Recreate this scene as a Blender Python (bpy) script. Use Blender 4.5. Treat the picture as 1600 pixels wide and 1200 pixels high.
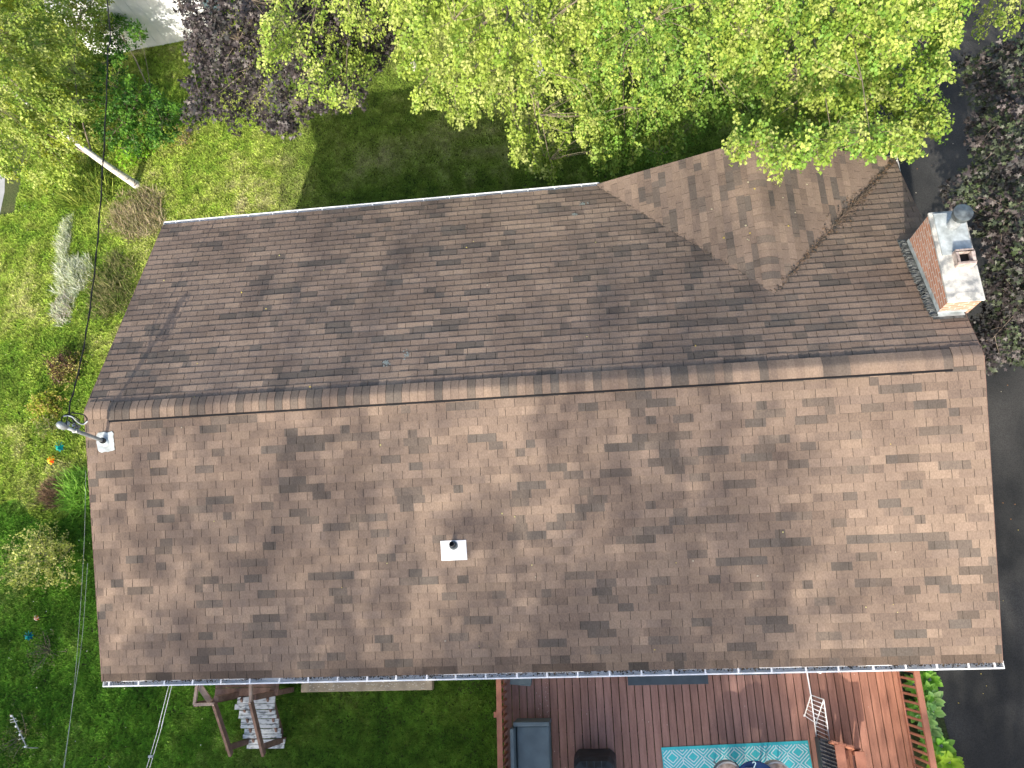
import bpy, math, random
import numpy as np
from mathutils import Vector, Matrix, Euler
random.seed(7); rng = np.random.default_rng(7)
for o in list(bpy.data.objects): bpy.data.objects.remove(o)
scene = bpy.context.scene; col = scene.collection

# ---------------------------------------------------------------- camera, sky, sun, exposure
EAVE = 3.3                                     # eaves above the ground
CAM = Vector((8.2232, -3.5294, 12.1688 + EAVE)); ROT = Euler((0.3114, 0.1210, -0.0265)); F = 1168.03
cd = bpy.data.cameras.new('camera'); cam = bpy.data.objects.new('camera', cd); col.objects.link(cam)
cam.location = CAM; cam.rotation_euler = ROT
cd.sensor_width = 36; cd.lens = F / 1600 * 36; cd.clip_end = 500; cd.clip_start = .1
scene.camera = cam
SUN_EL, SUN_AZ = math.radians(30.5), math.radians(14.3)   # light travels towards +x,+y
S = Vector((-math.cos(SUN_EL)*math.sin(SUN_AZ), -math.cos(SUN_EL)*math.cos(SUN_AZ), math.sin(SUN_EL)))
w = bpy.data.worlds.new('World'); scene.world = w; w.use_nodes = True
nt = w.node_tree; sky = nt.nodes.new('ShaderNodeTexSky'); sky.sky_type = 'NISHITA'; sky.sun_disc = False; sky.ozone_density = .3; sky.dust_density = 3.
sky.sun_elevation = SUN_EL; sky.sun_rotation = math.pi + SUN_AZ
nt.links.new(sky.outputs[0], nt.nodes['Background'].inputs[0]); nt.nodes['Background'].inputs[1].default_value = .15
sd = bpy.data.lights.new('sun', 'SUN'); sd.energy = 3.3; sd.angle = math.radians(.55); sd.color = (1, .91, .78)
sun = bpy.data.objects.new('sun', sd); col.objects.link(sun); sun.rotation_euler = S.to_track_quat('Z', 'Y').to_euler()
sun.location = (0, -30, 40)
scene.view_settings.view_transform = 'Standard'; scene.view_settings.look = 'None'
scene.view_settings.exposure = 1.16; scene.view_settings.gamma = 1

Rm = ROT.to_matrix()
def unp(u, v, z=0.):
    d = Rm @ Vector(((u-800)/F, -(v-600)/F, -1.)); t = (z - CAM.z)/d.z
    return CAM + d*t
def ray(u, v): return (Rm @ Vector(((u-800)/F, -(v-600)/F, -1.))).normalized()
def proj(P):
    q = Rm.transposed() @ (Vector(P) - CAM)
    if q.z > -.01: return (-9999, -9999)
    return (800 + F*q.x/-q.z, 600 - F*q.y/-q.z)

# ---------------------------------------------------------------- materials
def mat(name, c=(.5,.5,.5), rough=.8, c2=None, scale=4., attr=False, bump=0., bscale=60., metal=0., detail=4.,
        stretch=(1,1,1), lo=.35, hi=.65, transl=0., spec=.3, fine=0., fscale=90.):
    m = bpy.data.materials.new(name); m.use_nodes = True; n = m.node_tree; L = n.links.new
    b = n.nodes['Principled BSDF']; b.inputs['Roughness'].default_value = rough; b.inputs['Metallic'].default_value = metal
    b.inputs['Specular IOR Level'].default_value = spec
    tc = n.nodes.new('ShaderNodeTexCoord'); mp = n.nodes.new('ShaderNodeMapping'); mp.inputs['Scale'].default_value = stretch
    L(tc.outputs['Object'], mp.inputs[0])
    rgb = n.nodes.new('ShaderNodeRGB'); rgb.outputs[0].default_value = (*c, 1); out = rgb.outputs[0]
    def noise(s, d=4.):
        t = n.nodes.new('ShaderNodeTexNoise'); t.inputs['Scale'].default_value = s; t.inputs['Detail'].default_value = d
        L(mp.outputs[0], t.inputs['Vector']); return t.outputs['Fac']
    def mix(kind, f, a, bb):
        x = n.nodes.new('ShaderNodeMix'); x.data_type = 'RGBA'; x.blend_type = kind
        if isinstance(f, float): x.inputs[0].default_value = f
        else: L(f, x.inputs[0])
        for i, s in ((6, a), (7, bb)):
            if isinstance(s, tuple): x.inputs[i].default_value = (*s, 1)
            else: L(s, x.inputs[i])
        return x.outputs[2]
    if attr:
        at = n.nodes.new('ShaderNodeAttribute'); at.attribute_name = 'col'; out = mix('MULTIPLY', 1., out, at.outputs['Color'])
    if c2:
        mr = n.nodes.new('ShaderNodeMapRange'); L(noise(scale, detail), mr.inputs[0])
        mr.inputs[1].default_value = lo; mr.inputs[2].default_value = hi
        if attr: out = mix('MULTIPLY', mr.outputs[0], out, c2)
        else: out = mix('MIX', mr.outputs[0], out, c2)
    if fine:
        mr = n.nodes.new('ShaderNodeMapRange'); L(noise(fscale, 2.), mr.inputs[0]); mr.inputs[1].default_value = .3; mr.inputs[2].default_value = .7
        mr.inputs[3].default_value = 1-fine; mr.inputs[4].default_value = 1+fine
        cx = n.nodes.new('ShaderNodeCombineColor')
        for i in range(3): L(mr.outputs[0], cx.inputs[i])
        out = mix('MULTIPLY', 1., out, cx.outputs[0])
    L(out, b.inputs['Base Color'])
    if bump:
        bp = n.nodes.new('ShaderNodeBump'); bp.inputs['Strength'].default_value = bump; bp.inputs['Distance'].default_value = .01
        L(noise(bscale), bp.inputs['Height']); L(bp.outputs[0], b.inputs['Normal'])
    if transl:
        tr = n.nodes.new('ShaderNodeBsdfTranslucent'); ms = n.nodes.new('ShaderNodeMixShader'); ms.inputs[0].default_value = transl
        L(out, tr.inputs[0]); L(b.outputs[0], ms.inputs[1]); L(tr.outputs[0], ms.inputs[2]); L(ms.outputs[0], n.nodes['Material Output'].inputs[0])
    return m
M = {}
M['shingle'] = mat('shingle', (1,1,1), .92, (.76,.76,.78), 1.3, attr=True, bump=.5, bscale=140, fine=.16, fscale=55, lo=.42, hi=.68, stretch=(1,.55,1), spec=.15)
M['shingle_under'] = mat('shingle_under', (.045,.036,.03), .95)  # base seen through the tab slots, their shade painted in as dark brown
M['white_metal'] = mat('white_metal', (.86,.87,.88), .4, (.74,.74,.73), 5, spec=.5)
M['fascia'] = mat('fascia', (.7,.7,.68), .6)
M['siding'] = mat('siding', (.62,.58,.48), .7, (.5,.47,.4), 2)
M['glass'] = mat('window_glass', (.03,.04,.05), .08, spec=.6)
M['galv'] = mat('galvanized', (.42,.45,.47), .5, (.22,.24,.25), 9, metal=.35, spec=.5)
M['cap_metal'] = mat('cap_metal', (.16,.19,.2), .45, (.07,.08,.085), 12, metal=.5)
M['concrete'] = mat('concrete', (.50,.49,.45), .9, (.20,.21,.21), 5.5, bump=.5, fine=.12, lo=.45, hi=.62)
M['cream_conc'] = mat('cream_concrete', (.42,.36,.27), .9, (.30,.26,.2), 6, bump=.5, fine=.15)
M['clay'] = mat('clay_flue', (.5,.42,.38), .85, (.25,.2,.18), 12)
M['black'] = mat('black_plastic', (.008,.008,.009), .4)
M['rubber'] = mat('cable_rubber', (.012,.012,.012), .5)
M['flash'] = mat('flashing', (.48,.53,.54), .45, (.28,.31,.31), 9, metal=.1)
M['tar'] = mat('roof_tar', (.035,.04,.04), .7, (.16,.17,.165), 14, bump=1.)
M['deck'] = mat('deck_stain', (1,1,1), .7, (.74,.72,.72), 3, attr=True, stretch=(6,.6,1), fine=.12, fscale=30, bump=.3, bscale=20)
M['rail'] = mat('rail_stain', (.33,.145,.095), .7, (.24,.10,.065), 5, fine=.1)
M['brownwood'] = mat('brown_wood', (.21,.135,.108), .75, (.13,.08,.064), 6, fine=.15, fscale=40)
M['palewood'] = mat('pale_wood', (.42,.33,.28), .8, (.3,.22,.18), 6, fine=.1, fscale=40)
M['tread'] = mat('weathered_tread', (.58,.61,.61), .85, (.17,.19,.195), 9, stretch=(1,2.5,1), lo=.5, hi=.66, detail=8, bump=.4)
M['asphalt'] = mat('asphalt', (.022,.023,.023), .85, (.055,.054,.051), .7, bump=.6, bscale=180, fine=.35, fscale=60, lo=.4, hi=.7)
M['soil'] = mat('lawn_soil', (.07,.08,.03), .95, (.045,.065,.018), 1.5, fine=.4, fscale=25)
M['grey_paint'] = mat('grey_paint', (.115,.16,.185), .6, (.09,.125,.145), 4)
M['slate_paint'] = mat('slate_paint', (.06,.085,.11), .6, (.045,.065,.085), 4)
M['cover'] = mat('vinyl_cover', (.014,.019,.024), .55, (.03,.04,.05), 6)
M['navy'] = mat('navy', (.012,.04,.13), .5)
M['teal_rug'] = mat('teal_rug', (.06,.50,.56), .85, fine=.08, fscale=120)
M['white_rug'] = mat('white_rug', (.55,.74,.78), .85)
M['wicker'] = mat('wicker', (.03,.03,.032), .6, (.09,.09,.095), 26, stretch=(1,.35,1))
M['leaf'] = mat('leaf', (1,1,1), .5, attr=True, transl=.38, spec=.35)
M['maple'] = mat('maple_leaf', (1,1,1), .5, attr=True, transl=.1, spec=.45)
M['grass'] = mat('grass', (1,1,1), .6, attr=True, transl=.3, spec=.2)
M['birch'] = mat('birch_bark', (.62,.6,.55), .8, (.12,.1,.09), 7, stretch=(1,1,3), lo=.56, hi=.66)
M['bark'] = mat('bark', (.13,.10,.08), .9, (.06,.045,.035), 9, bump=.6, bscale=20)
M['twig'] = mat('twig', (.22,.18,.14), .85)
M['shed_roof'] = mat('shed_roof', (.8,.82,.84), .5, (.66,.69,.72), 2.5)
M['shed_grey'] = mat('shed_grey', (.3,.3,.31), .6)
M['path'] = mat('path_concrete', (.36,.37,.38), .85, (.28,.29,.3), 3)
M['petal'] = mat('ornament_petal', (1,1,1), .4, attr=True, transl=.2)
M['debris'] = mat('debris', (.16,.10,.06), .95, (.07,.05,.035), 30)
def brick_mat():
    m = bpy.data.materials.new('brick'); m.use_nodes = True; n = m.node_tree; L = n.links.new
    b = n.nodes['Principled BSDF']; b.inputs['Roughness'].default_value = .9
    uv = n.nodes.new('ShaderNodeUVMap'); t = n.nodes.new('ShaderNodeTexBrick'); L(uv.outputs[0], t.inputs['Vector'])
    t.inputs['Color1'].default_value = (.45,.20,.115,1); t.inputs['Color2'].default_value = (.34,.16,.10,1); t.inputs['Mortar'].default_value = (.5,.46,.42,1)
    t.inputs['Scale'].default_value = 1; t.inputs['Brick Width'].default_value = .205; t.inputs['Row Height'].default_value = .068
    t.inputs['Mortar Size'].default_value = .007; t.inputs['Bias'].default_value = -.1
    ns = n.nodes.new('ShaderNodeTexNoise'); ns.inputs['Scale'].default_value = 9; L(uv.outputs[0], ns.inputs['Vector'])
    mr = n.nodes.new('ShaderNodeMapRange'); L(ns.outputs['Fac'], mr.inputs[0]); mr.inputs[1].default_value = .5; mr.inputs[2].default_value = .75; mr.inputs[4].default_value = .55
    mx = n.nodes.new('ShaderNodeMix'); mx.data_type = 'RGBA'; L(mr.outputs[0], mx.inputs[0]); L(t.outputs['Color'], mx.inputs[6]); mx.inputs[7].default_value = (.5,.46,.42,1)
    L(mx.outputs[2], b.inputs['Base Color'])
    bp = n.nodes.new('ShaderNodeBump'); bp.inputs['Strength'].default_value = .6; bp.inputs['Distance'].default_value = .008; bp.invert = True
    L(t.outputs['Fac'], bp.inputs['Height']); L(bp.outputs[0], b.inputs['Normal']); return m
M['brick'] = brick_mat()

# ---------------------------------------------------------------- helpers
def tag(o, label=None, cat=None, group=None, kind=None):
    if label: o['label'] = label
    if cat: o['category'] = cat
    if group: o['group'] = group
    if kind: o['kind'] = kind
    return o
def empty(name, loc, label, cat, group=None):
    o = bpy.data.objects.new(name, None); col.objects.link(o); o.location = loc; return tag(o, label, cat, group)
def link(name, me, parent=None):
    o = bpy.data.objects.new(name, me); col.objects.link(o)
    if parent is not None:
        o.parent = parent
        t = Vector((0,0,0)); p = parent
        while p is not None: t += p.location; p = p.parent
        o.location = -t
    return o
class MB:
    """mesh builder in world coordinates"""
    def __init__(s): s.v = []; s.f = []; s.c = []; s.uv = []; s.mi = []; s.mats = []
    def face(s, pts, c=(1,1,1), uv=None, m=0):
        i = len(s.v); s.v += [tuple(p) for p in pts]; s.c += [c]*len(pts); s.f.append(tuple(range(i, i+len(pts))))
        s.uv += uv if uv else [(0,0)]*len(pts); s.mi.append(m)
    def box(s, p0, p1, c=(1,1,1), m=0):
        x0,y0,z0 = p0; x1,y1,z1 = p1
        P = [Vector(q) for q in ((x0,y0,z0),(x1,y0,z0),(x1,y1,z0),(x0,y1,z0),(x0,y0,z1),(x1,y0,z1),(x1,y1,z1),(x0,y1,z1))]
        s.hexa(P, c, m)
    def hexa(s, P, c=(1,1,1), m=0):
        for q in ((3,2,1,0),(4,5,6,7),(0,1,5,4),(1,2,6,5),(2,3,7,6),(3,0,4,7)): s.face([P[k] for k in q], c, m=m)
    def beam(s, a, b, w, h, up=(0,0,1), c=(1,1,1), m=0):
        a = Vector(a); b = Vector(b); d = (b-a).normalized(); up = Vector(up); sx = d.cross(up)
        if sx.length < 1e-4: sx = d.cross(Vector((0,1,0)))
        sx.normalize(); uz = sx.cross(d).normalized(); sx *= w/2; uz *= h/2
        s.hexa([a-sx-uz, b-sx-uz, b+sx-uz, a+sx-uz, a-sx+uz, b-sx+uz, b+sx+uz, a+sx+uz], c, m)
    def tube(s, pts, r, n=8, c=(1,1,1), cap=True, m=0):
        pts = [Vector(p) for p in pts]; rs = r if isinstance(r, (list, tuple)) else [r]*len(pts); rings = []
        prev = None
        for i, p in enumerate(pts):
            d = (pts[min(i+1, len(pts)-1)] - pts[max(i-1, 0)]).normalized()
            a = d.orthogonal().normalized() if prev is None else (prev - d*prev.dot(d)).normalized()
            prev = a; b = d.cross(a)
            rings.append([p + (a*math.cos(t) + b*math.sin(t))*rs[i] for t in [2*math.pi*k/n for k in range(n)]])
        base = len(s.v)
        for rg in rings: s.v += [tuple(q) for q in rg]; s.c += [c]*n; s.uv += [(0,0)]*n
        for i in range(len(rings)-1):
            for k in range(n):
                s.f.append((base+i*n+k, base+i*n+(k+1)%n, base+(i+1)*n+(k+1)%n, base+(i+1)*n+k)); s.mi.append(m)
        if cap:
            s.f.append(tuple(base+k for k in range(n))[::-1]); s.f.append(tuple(base+(len(rings)-1)*n+k for k in range(n))); s.mi += [m, m]
    def build(s, name, mats, parent=None, smooth=False, merge=False):
        me = bpy.data.meshes.new(name); me.from_pydata(s.v, [], s.f)
        for mt in (mats if isinstance(mats, (list, tuple)) else [mats]): me.materials.append(mt)
        a = me.color_attributes.new('col', 'FLOAT_COLOR', 'POINT')
        a.data.foreach_set('color', np.array([(*c, 1) for c in s.c], dtype=np.float32).ravel())
        if any(u != (0,0) for u in s.uv):
            ul = me.uv_layers.new(name='UVMap'); idx = np.zeros(len(me.loops), dtype=np.int32); me.loops.foreach_get('vertex_index', idx)
            ul.data.foreach_set('uv', np.array(s.uv, dtype=np.float32)[idx].ravel())
        me.polygons.foreach_set('material_index', np.array(s.mi, dtype=np.int32))
        if smooth: me.polygons.foreach_set('use_smooth', np.ones(len(me.polygons), dtype=bool))
        me.update(); return link(name, me, parent)
def bevel(o, w=.01, seg=2):
    md = o.modifiers.new('bevel', 'BEVEL'); md.width = w; md.segments = seg; md.limit_method = 'ANGLE'
    wd = o.modifiers.new('weld', 'WELD'); wd.merge_threshold = .0005
    o.modifiers.move(1, 0); return o

# leaf templates (x across, y along, z up): verts, faces
def T_leaf(w=.42, fold=.12): return np.array([(0,0,0),(-w,.45,fold),(0,1,-.08),(w,.45,fold)], float), [(0,3,2,1)]
def T_maple():
    a = []
    for k, (ang, r) in enumerate(((-150,.35),(-125,.62),(-95,.42),(-62,.9),(-35,.5),(0,1.1),(35,.5),(62,.9),(95,.42),(125,.62),(150,.35))):
        t = math.radians(ang); a.append((math.sin(t)*r*.6, math.cos(t)*r*.6+.4, -.12*abs(math.sin(t))*r + (.05 if k % 2 else -.02)))
    v = [(0,.4,0)] + a; f = [(0, i+1, i) for i in range(1, len(a))]
    return np.array(v, float), f
def T_tuft(n=4, lean=.5, w=.07):
    v = []; f = []
    for k in range(n):
        t = 2*math.pi*(k+.3*(k%2))/n; c, s = math.cos(t), math.sin(t)
        v += [(-s*w, c*w, 0), (s*w, -c*w, 0), (c*lean, s*lean, 1-.3*(k%2))]; f.append((3*k, 3*k+1, 3*k+2))
    return np.array(v, float), f
def scatter(T, pos, ydir, zdir, scale, colr):
    """instances of a template as plain arrays: returns verts, faces, colours"""
    tv, tf = T; N = len(pos)
    y = ydir/np.linalg.norm(ydir, axis=1, keepdims=True); x = np.cross(y, zdir); x /= np.linalg.norm(x, axis=1, keepdims=True)+1e-9; z = np.cross(x, y)
    V = pos[:,None,:] + scale[:,None,None]*(tv[None,:,0:1]*x[:,None] + tv[None,:,1:2]*y[:,None] + tv[None,:,2:3]*z[:,None])
    C = np.repeat(colr[:,None,:], len(tv), axis=1)
    return V.reshape(-1,3), tf, len(tv), N, C.reshape(-1,3)
def mesh_scatter(name, parts, material, parent=None):
    Vs = []; Cs = []; loops = []; starts = []; off = 0; ls = 0
    for V, tf, nv, N, C in parts:
        Vs.append(V); Cs.append(C); base = np.arange(N)*nv + off
        flat = np.concatenate([np.array(f) for f in tf]); lens = np.array([len(f) for f in tf])
        loops.append((base[:,None] + flat[None,:]).ravel()); L = np.tile(lens, N); st = np.concatenate([[0], np.cumsum(L)[:-1]]) + ls
        starts.append(st); ls += L.sum(); off += N*nv
    V = np.concatenate(Vs).astype(np.float32); C = np.concatenate(Cs).astype(np.float32); lp = np.concatenate(loops).astype(np.int32); st = np.concatenate(starts).astype(np.int32)
    me = bpy.data.meshes.new(name); me.vertices.add(len(V)); me.vertices.foreach_set('co', V.ravel())
    me.loops.add(len(lp)); me.loops.foreach_set('vertex_index', lp); me.polygons.add(len(st)); me.polygons.foreach_set('loop_start', st)
    me.update(calc_edges=True); me.validate()
    a = me.color_attributes.new('col', 'FLOAT_COLOR', 'POINT'); a.data.foreach_set('color', np.concatenate([C, np.ones((len(C),1), np.float32)], 1).ravel())
    me.materials.append(material); return link(name, me, parent)
def pick(cols, n, var=.12):
    cols = np.array(cols, float); c = cols[rng.integers(0, len(cols), n)]
    return c * (1 + rng.normal(0, var, (n,1)))
def unit(n):
    v = rng.normal(0, 1, (n,3)); return v/np.linalg.norm(v, axis=1, keepdims=True)

W, D, H = 13.799, 4.187, 1.389
XG, HG, GW = 11.17, .93, 2.63

# ---------------------------------------------------------------- ground, driveway, path
def vnoise(x, y, s, seed=0):
    """smooth value noise for numpy arrays"""
    x = np.asarray(x)*s + seed*17.3; y = np.asarray(y)*s + seed*5.1
    xi = np.floor(x).astype(int); yi = np.floor(y).astype(int); fx = x-xi; fy = y-yi; fx = fx*fx*(3-2*fx); fy = fy*fy*(3-2*fy)
    def h(a, b):
        q = np.sin(a*127.1 + b*311.7 + seed*74.7)*43758.5453; return q-np.floor(q)
    return (h(xi,yi)*(1-fx)+h(xi+1,yi)*fx)*(1-fy) + (h(xi,yi+1)*(1-fx)+h(xi+1,yi+1)*fx)*fy
g = MB(); g.face([(-90,-90,0),(100,-90,0),(100,100,0),(-90,100,0)]); g.build('ground', M['soil']); tag(bpy.data.objects['ground'], kind='structure')
DRX = [(-40,13.95),(-8,14.2),(-6.1,14.18),(-5.3,14.12),(-4.9,13.9),(-4.3,13.5),(-3,13.3),(4.2,13.3),(5,13.4),(6.2,13.9),(8,15.0),(10,15.6),(14,16.0),(40,16.5)]
g = MB(); g.face([(x,y,.006) for y,x in DRX][::-1] + [(26,-40,.006),(26,40,.006)][:]); dr = g.build('driveway', M['asphalt']); tag(dr, kind='structure')
pl, pr = unp(-60,240), unp(6,250)
g = MB(); g.face([unp(-120,330,.005), unp(-4,352,.005), unp(7,300,.005), unp(8,262,.005), unp(-2,225,.005), unp(-120,200,.005)]); tag(g.build('path', M['path']), kind='structure')

def on_drive(x, y):
    dx = np.interp(y, [a for a,_ in DRX], [b for _,b in DRX]); return x > dx
# grass: tufts thick enough to read as lawn
def lawn(name, label, x0, x1, y0, y1, dens, hgt, cols, maskf=None, lit=1.):
    n = int((x1-x0)*(y1-y0)*dens); x = rng.uniform(x0,x1,n); y = rng.uniform(y0,y1,n)
    m = ~on_drive(x,y) & ~((x>.75)&(x<13.1)&(y>-3.75)&(y<3.75))
    if maskf is not None: m &= maskf(x,y)
    x, y = x[m], y[m]; n = len(x)
    a = vnoise(x,y,.9,1); b = vnoise(x,y,3.3,2); c_ = vnoise(x,y,9,3)
    cols = np.array(cols); t = np.clip(a*.6+b*.5-.05+rng.normal(0,.12,n),0,.999)
    k = t*(len(cols)-1); i = k.astype(int); fr = (k-i)[:,None]; C = cols[i]*(1-fr)+cols[np.minimum(i+1,len(cols)-1)]*fr
    C = C*(.68+.6*c_[:,None])*(1+rng.normal(0,.24,(n,1)))
    ang = rng.uniform(0,2*math.pi,n); yd = np.stack([np.cos(ang),np.sin(ang),np.zeros(n)],1); zd = np.tile((0,0,1.),(n,1)) + rng.normal(0,.15,(n,3))
    s = hgt*(.5+rng.random(n))*(.7+.6*b)
    P = scatter(T_tuft(5,.7,.32), np.stack([x,y,np.zeros(n)],1), yd, zd, s, C)
    o = mesh_scatter(name, [P], M['grass']); return tag(o, label, 'grass', kind='stuff')
GCOL = [(.13,.22,.035),(.18,.28,.04),(.25,.34,.06),(.35,.41,.12),(.42,.41,.2)]
GSHADE = [(.07,.17,.022),(.10,.22,.027),(.13,.26,.034),(.18,.30,.046),(.25,.32,.085)]  # lawn greens with the shade already painted into the colour
lawn('lawn_grass', 'sunlit and half shaded lawn of short grass behind the house', .2, 15.2, 3.4, 13, 3000, .033, GCOL)
lawn('lawn_grass', 'lawn with its shade painted in dark green, between the house wall and the deck', -.2, 6.25, -7.2, -3.7, 3400, .032, GSHADE)
lawn('meadow_grass', 'long rough yellow green grass along the left side of the house', -8.5, .8, -7.5, 14.5, 2100, .045, [(.14,.27,.03),(.22,.36,.045),(.33,.45,.065),(.46,.53,.13),(.55,.52,.28)],
     lambda x,y: (x > -8.2) & (y > -1.3+.9*vnoise(x,y,1.1,8)) & ~((x < -5.9)&(y>7)&(y<9.4)&(x < -6.4)))
lawn('meadow_grass', 'long grass with shade painted in as darker green, beside the lower left corner of the house', -8.5, .8, -7.5, 0, 2500, .042, [(.07,.19,.02),(.10,.25,.025),(.14,.31,.032),(.20,.36,.05),(.30,.40,.1)],  # same rough grass, tree shade painted into a darker palette
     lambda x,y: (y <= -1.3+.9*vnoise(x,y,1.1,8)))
# clover and small white flowers dotting the grass
n = 240; x = rng.uniform(-6.5,.2,n); y = rng.uniform(-6,9,n)
tag(mesh_scatter('clover_flowers', [scatter(T_maple(), np.stack([x,y,np.full(n,.09)],1), unit(n)*(1,1,.1), np.tile((0,0,1.),(n,1)), rng.uniform(.012,.03,n), pick([(.7,.7,.65),(.75,.75,.4)],n))], M['petal']),
    'tiny white flowers scattered through the long grass', 'flowers', kind='stuff')
n = 90; x = rng.uniform(13.6,17.5,n); y = rng.uniform(-6,8,n); m = on_drive(x-.1,y); x, y = x[m], y[m]; n = len(x)
tag(mesh_scatter('fallen_leaves', [scatter(T_leaf(), np.stack([x,y,np.full(n,.014)],1), unit(n)*(1,1,.1), np.tile((0,0,1.),(n,1)), rng.uniform(.015,.035,n), pick([(.5,.4,.1),(.3,.15,.06),(.45,.4,.3)],n))], M['petal']),
    'small yellow and brown leaves fallen on the black driveway', 'fallen leaves', kind='stuff')

# ---------------------------------------------------------------- house
house = empty('house', (6.9,0,0), 'long bungalow with brown shingled gable roof and small cross gable', 'house')
# colours of the shingles
SC = [(.205,.153,.118),(.214,.160,.123),(.226,.168,.128),(.192,.145,.114),(.252,.188,.141)]; SDK = [(.138,.112,.092),(.124,.104,.087),(.152,.121,.097)]
def shingle_plane(mb, O, U, V, length, slope, expo=.127, tab=.305, th=.010, dark=.18, grime=False):
    """O top left, U along the course, V down the slope"""
    O, U, V = Vector(O), Vector(U).normalized(), Vector(V).normalized(); N = U.cross(V)
    if N.z < 0: N = -N
    rows = math.ceil(slope/expo); r0 = slope - rows*expo
    mb.face([O, O+U*length, O+U*length+V*slope, O+V*slope], m=1)
    for r in range(rows):
        v0 = max(r0 + r*expo, 0); v1 = r0 + (r+1)*expo; off = (r % 2)*tab/2 + random.uniform(-.006,.006) + (r//2 % 3)*.018
        # colour runs along the course
        runs = []; u = -random.random()*.4
        while u < length+.5:
            dk = random.random() < dark; ln = random.choice((.15,.22,.3,.3,.45)) if dk else random.uniform(.2,.6)
            base = random.choice(SDK if dk else SC); k = random.uniform(.9,1.1)*(random.uniform(.5,.85) if grime and r == rows-1 else random.uniform(.78,.97) if grime and r == rows-2 else 1); runs.append((u, u+ln, tuple(q*k for q in base))); u += ln
        cuts = []; u = off - tab
        while u < length: cuts.append(u); u += tab
        ri = 0; wob = [random.gauss(0,.0012) for _ in range(8)]
        for a in cuts:
            b = a + tab - .008; a_, b_ = max(a,0), min(b,length)
            if b_-a_ < .004: continue
            bps = [a_] + [rr[1] for rr in runs if a_+.02 < rr[1] < b_-.02] + [b_]; kk = random.uniform(.93,1.07); e1 = random.gauss(0,.0016); t2 = th*random.uniform(.8,1.25)
            for q in range(len(bps)-1):
                mid = (bps[q]+bps[q+1])/2; cc = next((rr[2] for rr in runs if rr[0] <= mid < rr[1]), SC[0]); cc = tuple(z*kk for z in cc)
                P = lambda u, v, n: O + U*u + V*v + N*n
                A, B, C_, E = P(bps[q],v0,.002), P(bps[q+1],v0,.002), P(bps[q+1],v1+e1,t2), P(bps[q],v1+e1,t2)
                mb.face([A,B,C_,E], cc)
                low = tuple(z*.2 for z in cc); F1, F2 = P(bps[q],v1+e1,-.001), P(bps[q+1],v1+e1,-.001)  # butt face painted dark for the shade along each course
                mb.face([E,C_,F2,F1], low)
                if q == 0: mb.face([A,E,F1], cc)
                if q == len(bps)-2: mb.face([B,F2,C_], cc)
sl = math.hypot(D,H)
mb = MB()
Zr = EAVE + H
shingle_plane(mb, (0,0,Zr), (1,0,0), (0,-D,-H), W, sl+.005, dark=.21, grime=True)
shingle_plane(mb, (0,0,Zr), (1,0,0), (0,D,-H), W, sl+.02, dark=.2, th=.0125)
roof = mb.build('roof', [M['shingle'], M['shingle_under']], house); tag(roof, 'brown shingles with scattered darker tabs')
# roof body: fascia, rake boards, soffit
mb = MB()
for sgn in (-1,1):
    P = [(0,0,Zr-.012),(W,0,Zr-.012),(W,sgn*D,EAVE-.012),(0,sgn*D,EAVE-.012)]
    mb.hexa([Vector(p)-Vector((0,0,.14)) for p in P] + [Vector(p) for p in P])
mb.build('roof_deck', M['fascia'], house)
# cross gable
gs = math.hypot(GW,HG); mb = MB(); y0g = 1.25; lg = D+.06-y0g
shingle_plane(mb, (XG,y0g,EAVE+HG), (0,1,0), (-GW,0,-HG), lg, gs, dark=.3, th=.006)
shingle_plane(mb, (XG,y0g,EAVE+HG), (0,1,0), (GW,0,-HG), lg, gs, dark=.22, th=.006)
mb.build('cross_gable_roof', [M['shingle'], M['shingle_under']], house)
mb = MB(); yy = D+.05
mb.face([(XG-GW,yy,EAVE-.01),(XG+GW,yy,EAVE-.01),(XG,yy,EAVE+HG-.01)][::-1]); mb.face([(XG-GW,yy-.1,EAVE-.01),(XG+GW,yy-.1,EAVE-.01),(XG,yy-.1,EAVE+HG-.01)])
mb.face([(XG-GW,yy-.1,EAVE-.02),(XG-GW,yy,EAVE-.02),(XG+GW,yy,EAVE-.02),(XG+GW,yy-.1,EAVE-.02)])
mb.build('gable_front', M['siding'], house)
def caps(mb, a, b, side, dz, half, expo=.127, rise=.0, dark=.35, th=.007):
    """bent cap shingles from a to b; side = horizontal unit across, dz = fall per metre across"""
    a, b = Vector(a), Vector(b); d = (b-a).normalized(); L_ = (b-a).length; s = Vector(side); n = int(L_/expo); e = L_/n
    prof = [-1,-.55,-.22,0,.22,.55,1]
    for i in range(n):
        c = random.choice(SDK if random.random() < dark else SC); kq = random.uniform(.92,1.08); c = tuple(q*kq for q in c)
        R0 = []; R1 = []
        for q in prof:
            off = q*half; z = -dz*(math.sqrt(off*off+.0012)-.034) + rise
            R0.append(a + d*(i*e) + s*off + Vector((0,0,z))); R1.append(a + d*((i+1)*e-.002) + s*off*1.02 + Vector((0,0,z+th)))
        for k in range(len(prof)-1): mb.face([R0[k],R0[k+1],R1[k+1],R1[k]], c)
        for k in range(len(prof)-1): mb.face([R1[k],R1[k+1],R1[k+1]-Vector((0,0,th+.004)),R1[k]-Vector((0,0,th+.004))], tuple(q*.5 for q in c))
        for R_, q in ((0,0),(len(prof)-1,0)):
            mb.face([R0[R_],R1[R_],R1[R_]-Vector((0,0,rise+.004)),R0[R_]-Vector((0,0,rise+.004))], tuple(q*.1 for q in c))
mb = MB(); caps(mb, (.42,-.035,Zr+.010), (13.36,-.035,Zr+.010), (0,1,0), H/D, .15, rise=.02, dark=.35)
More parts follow.
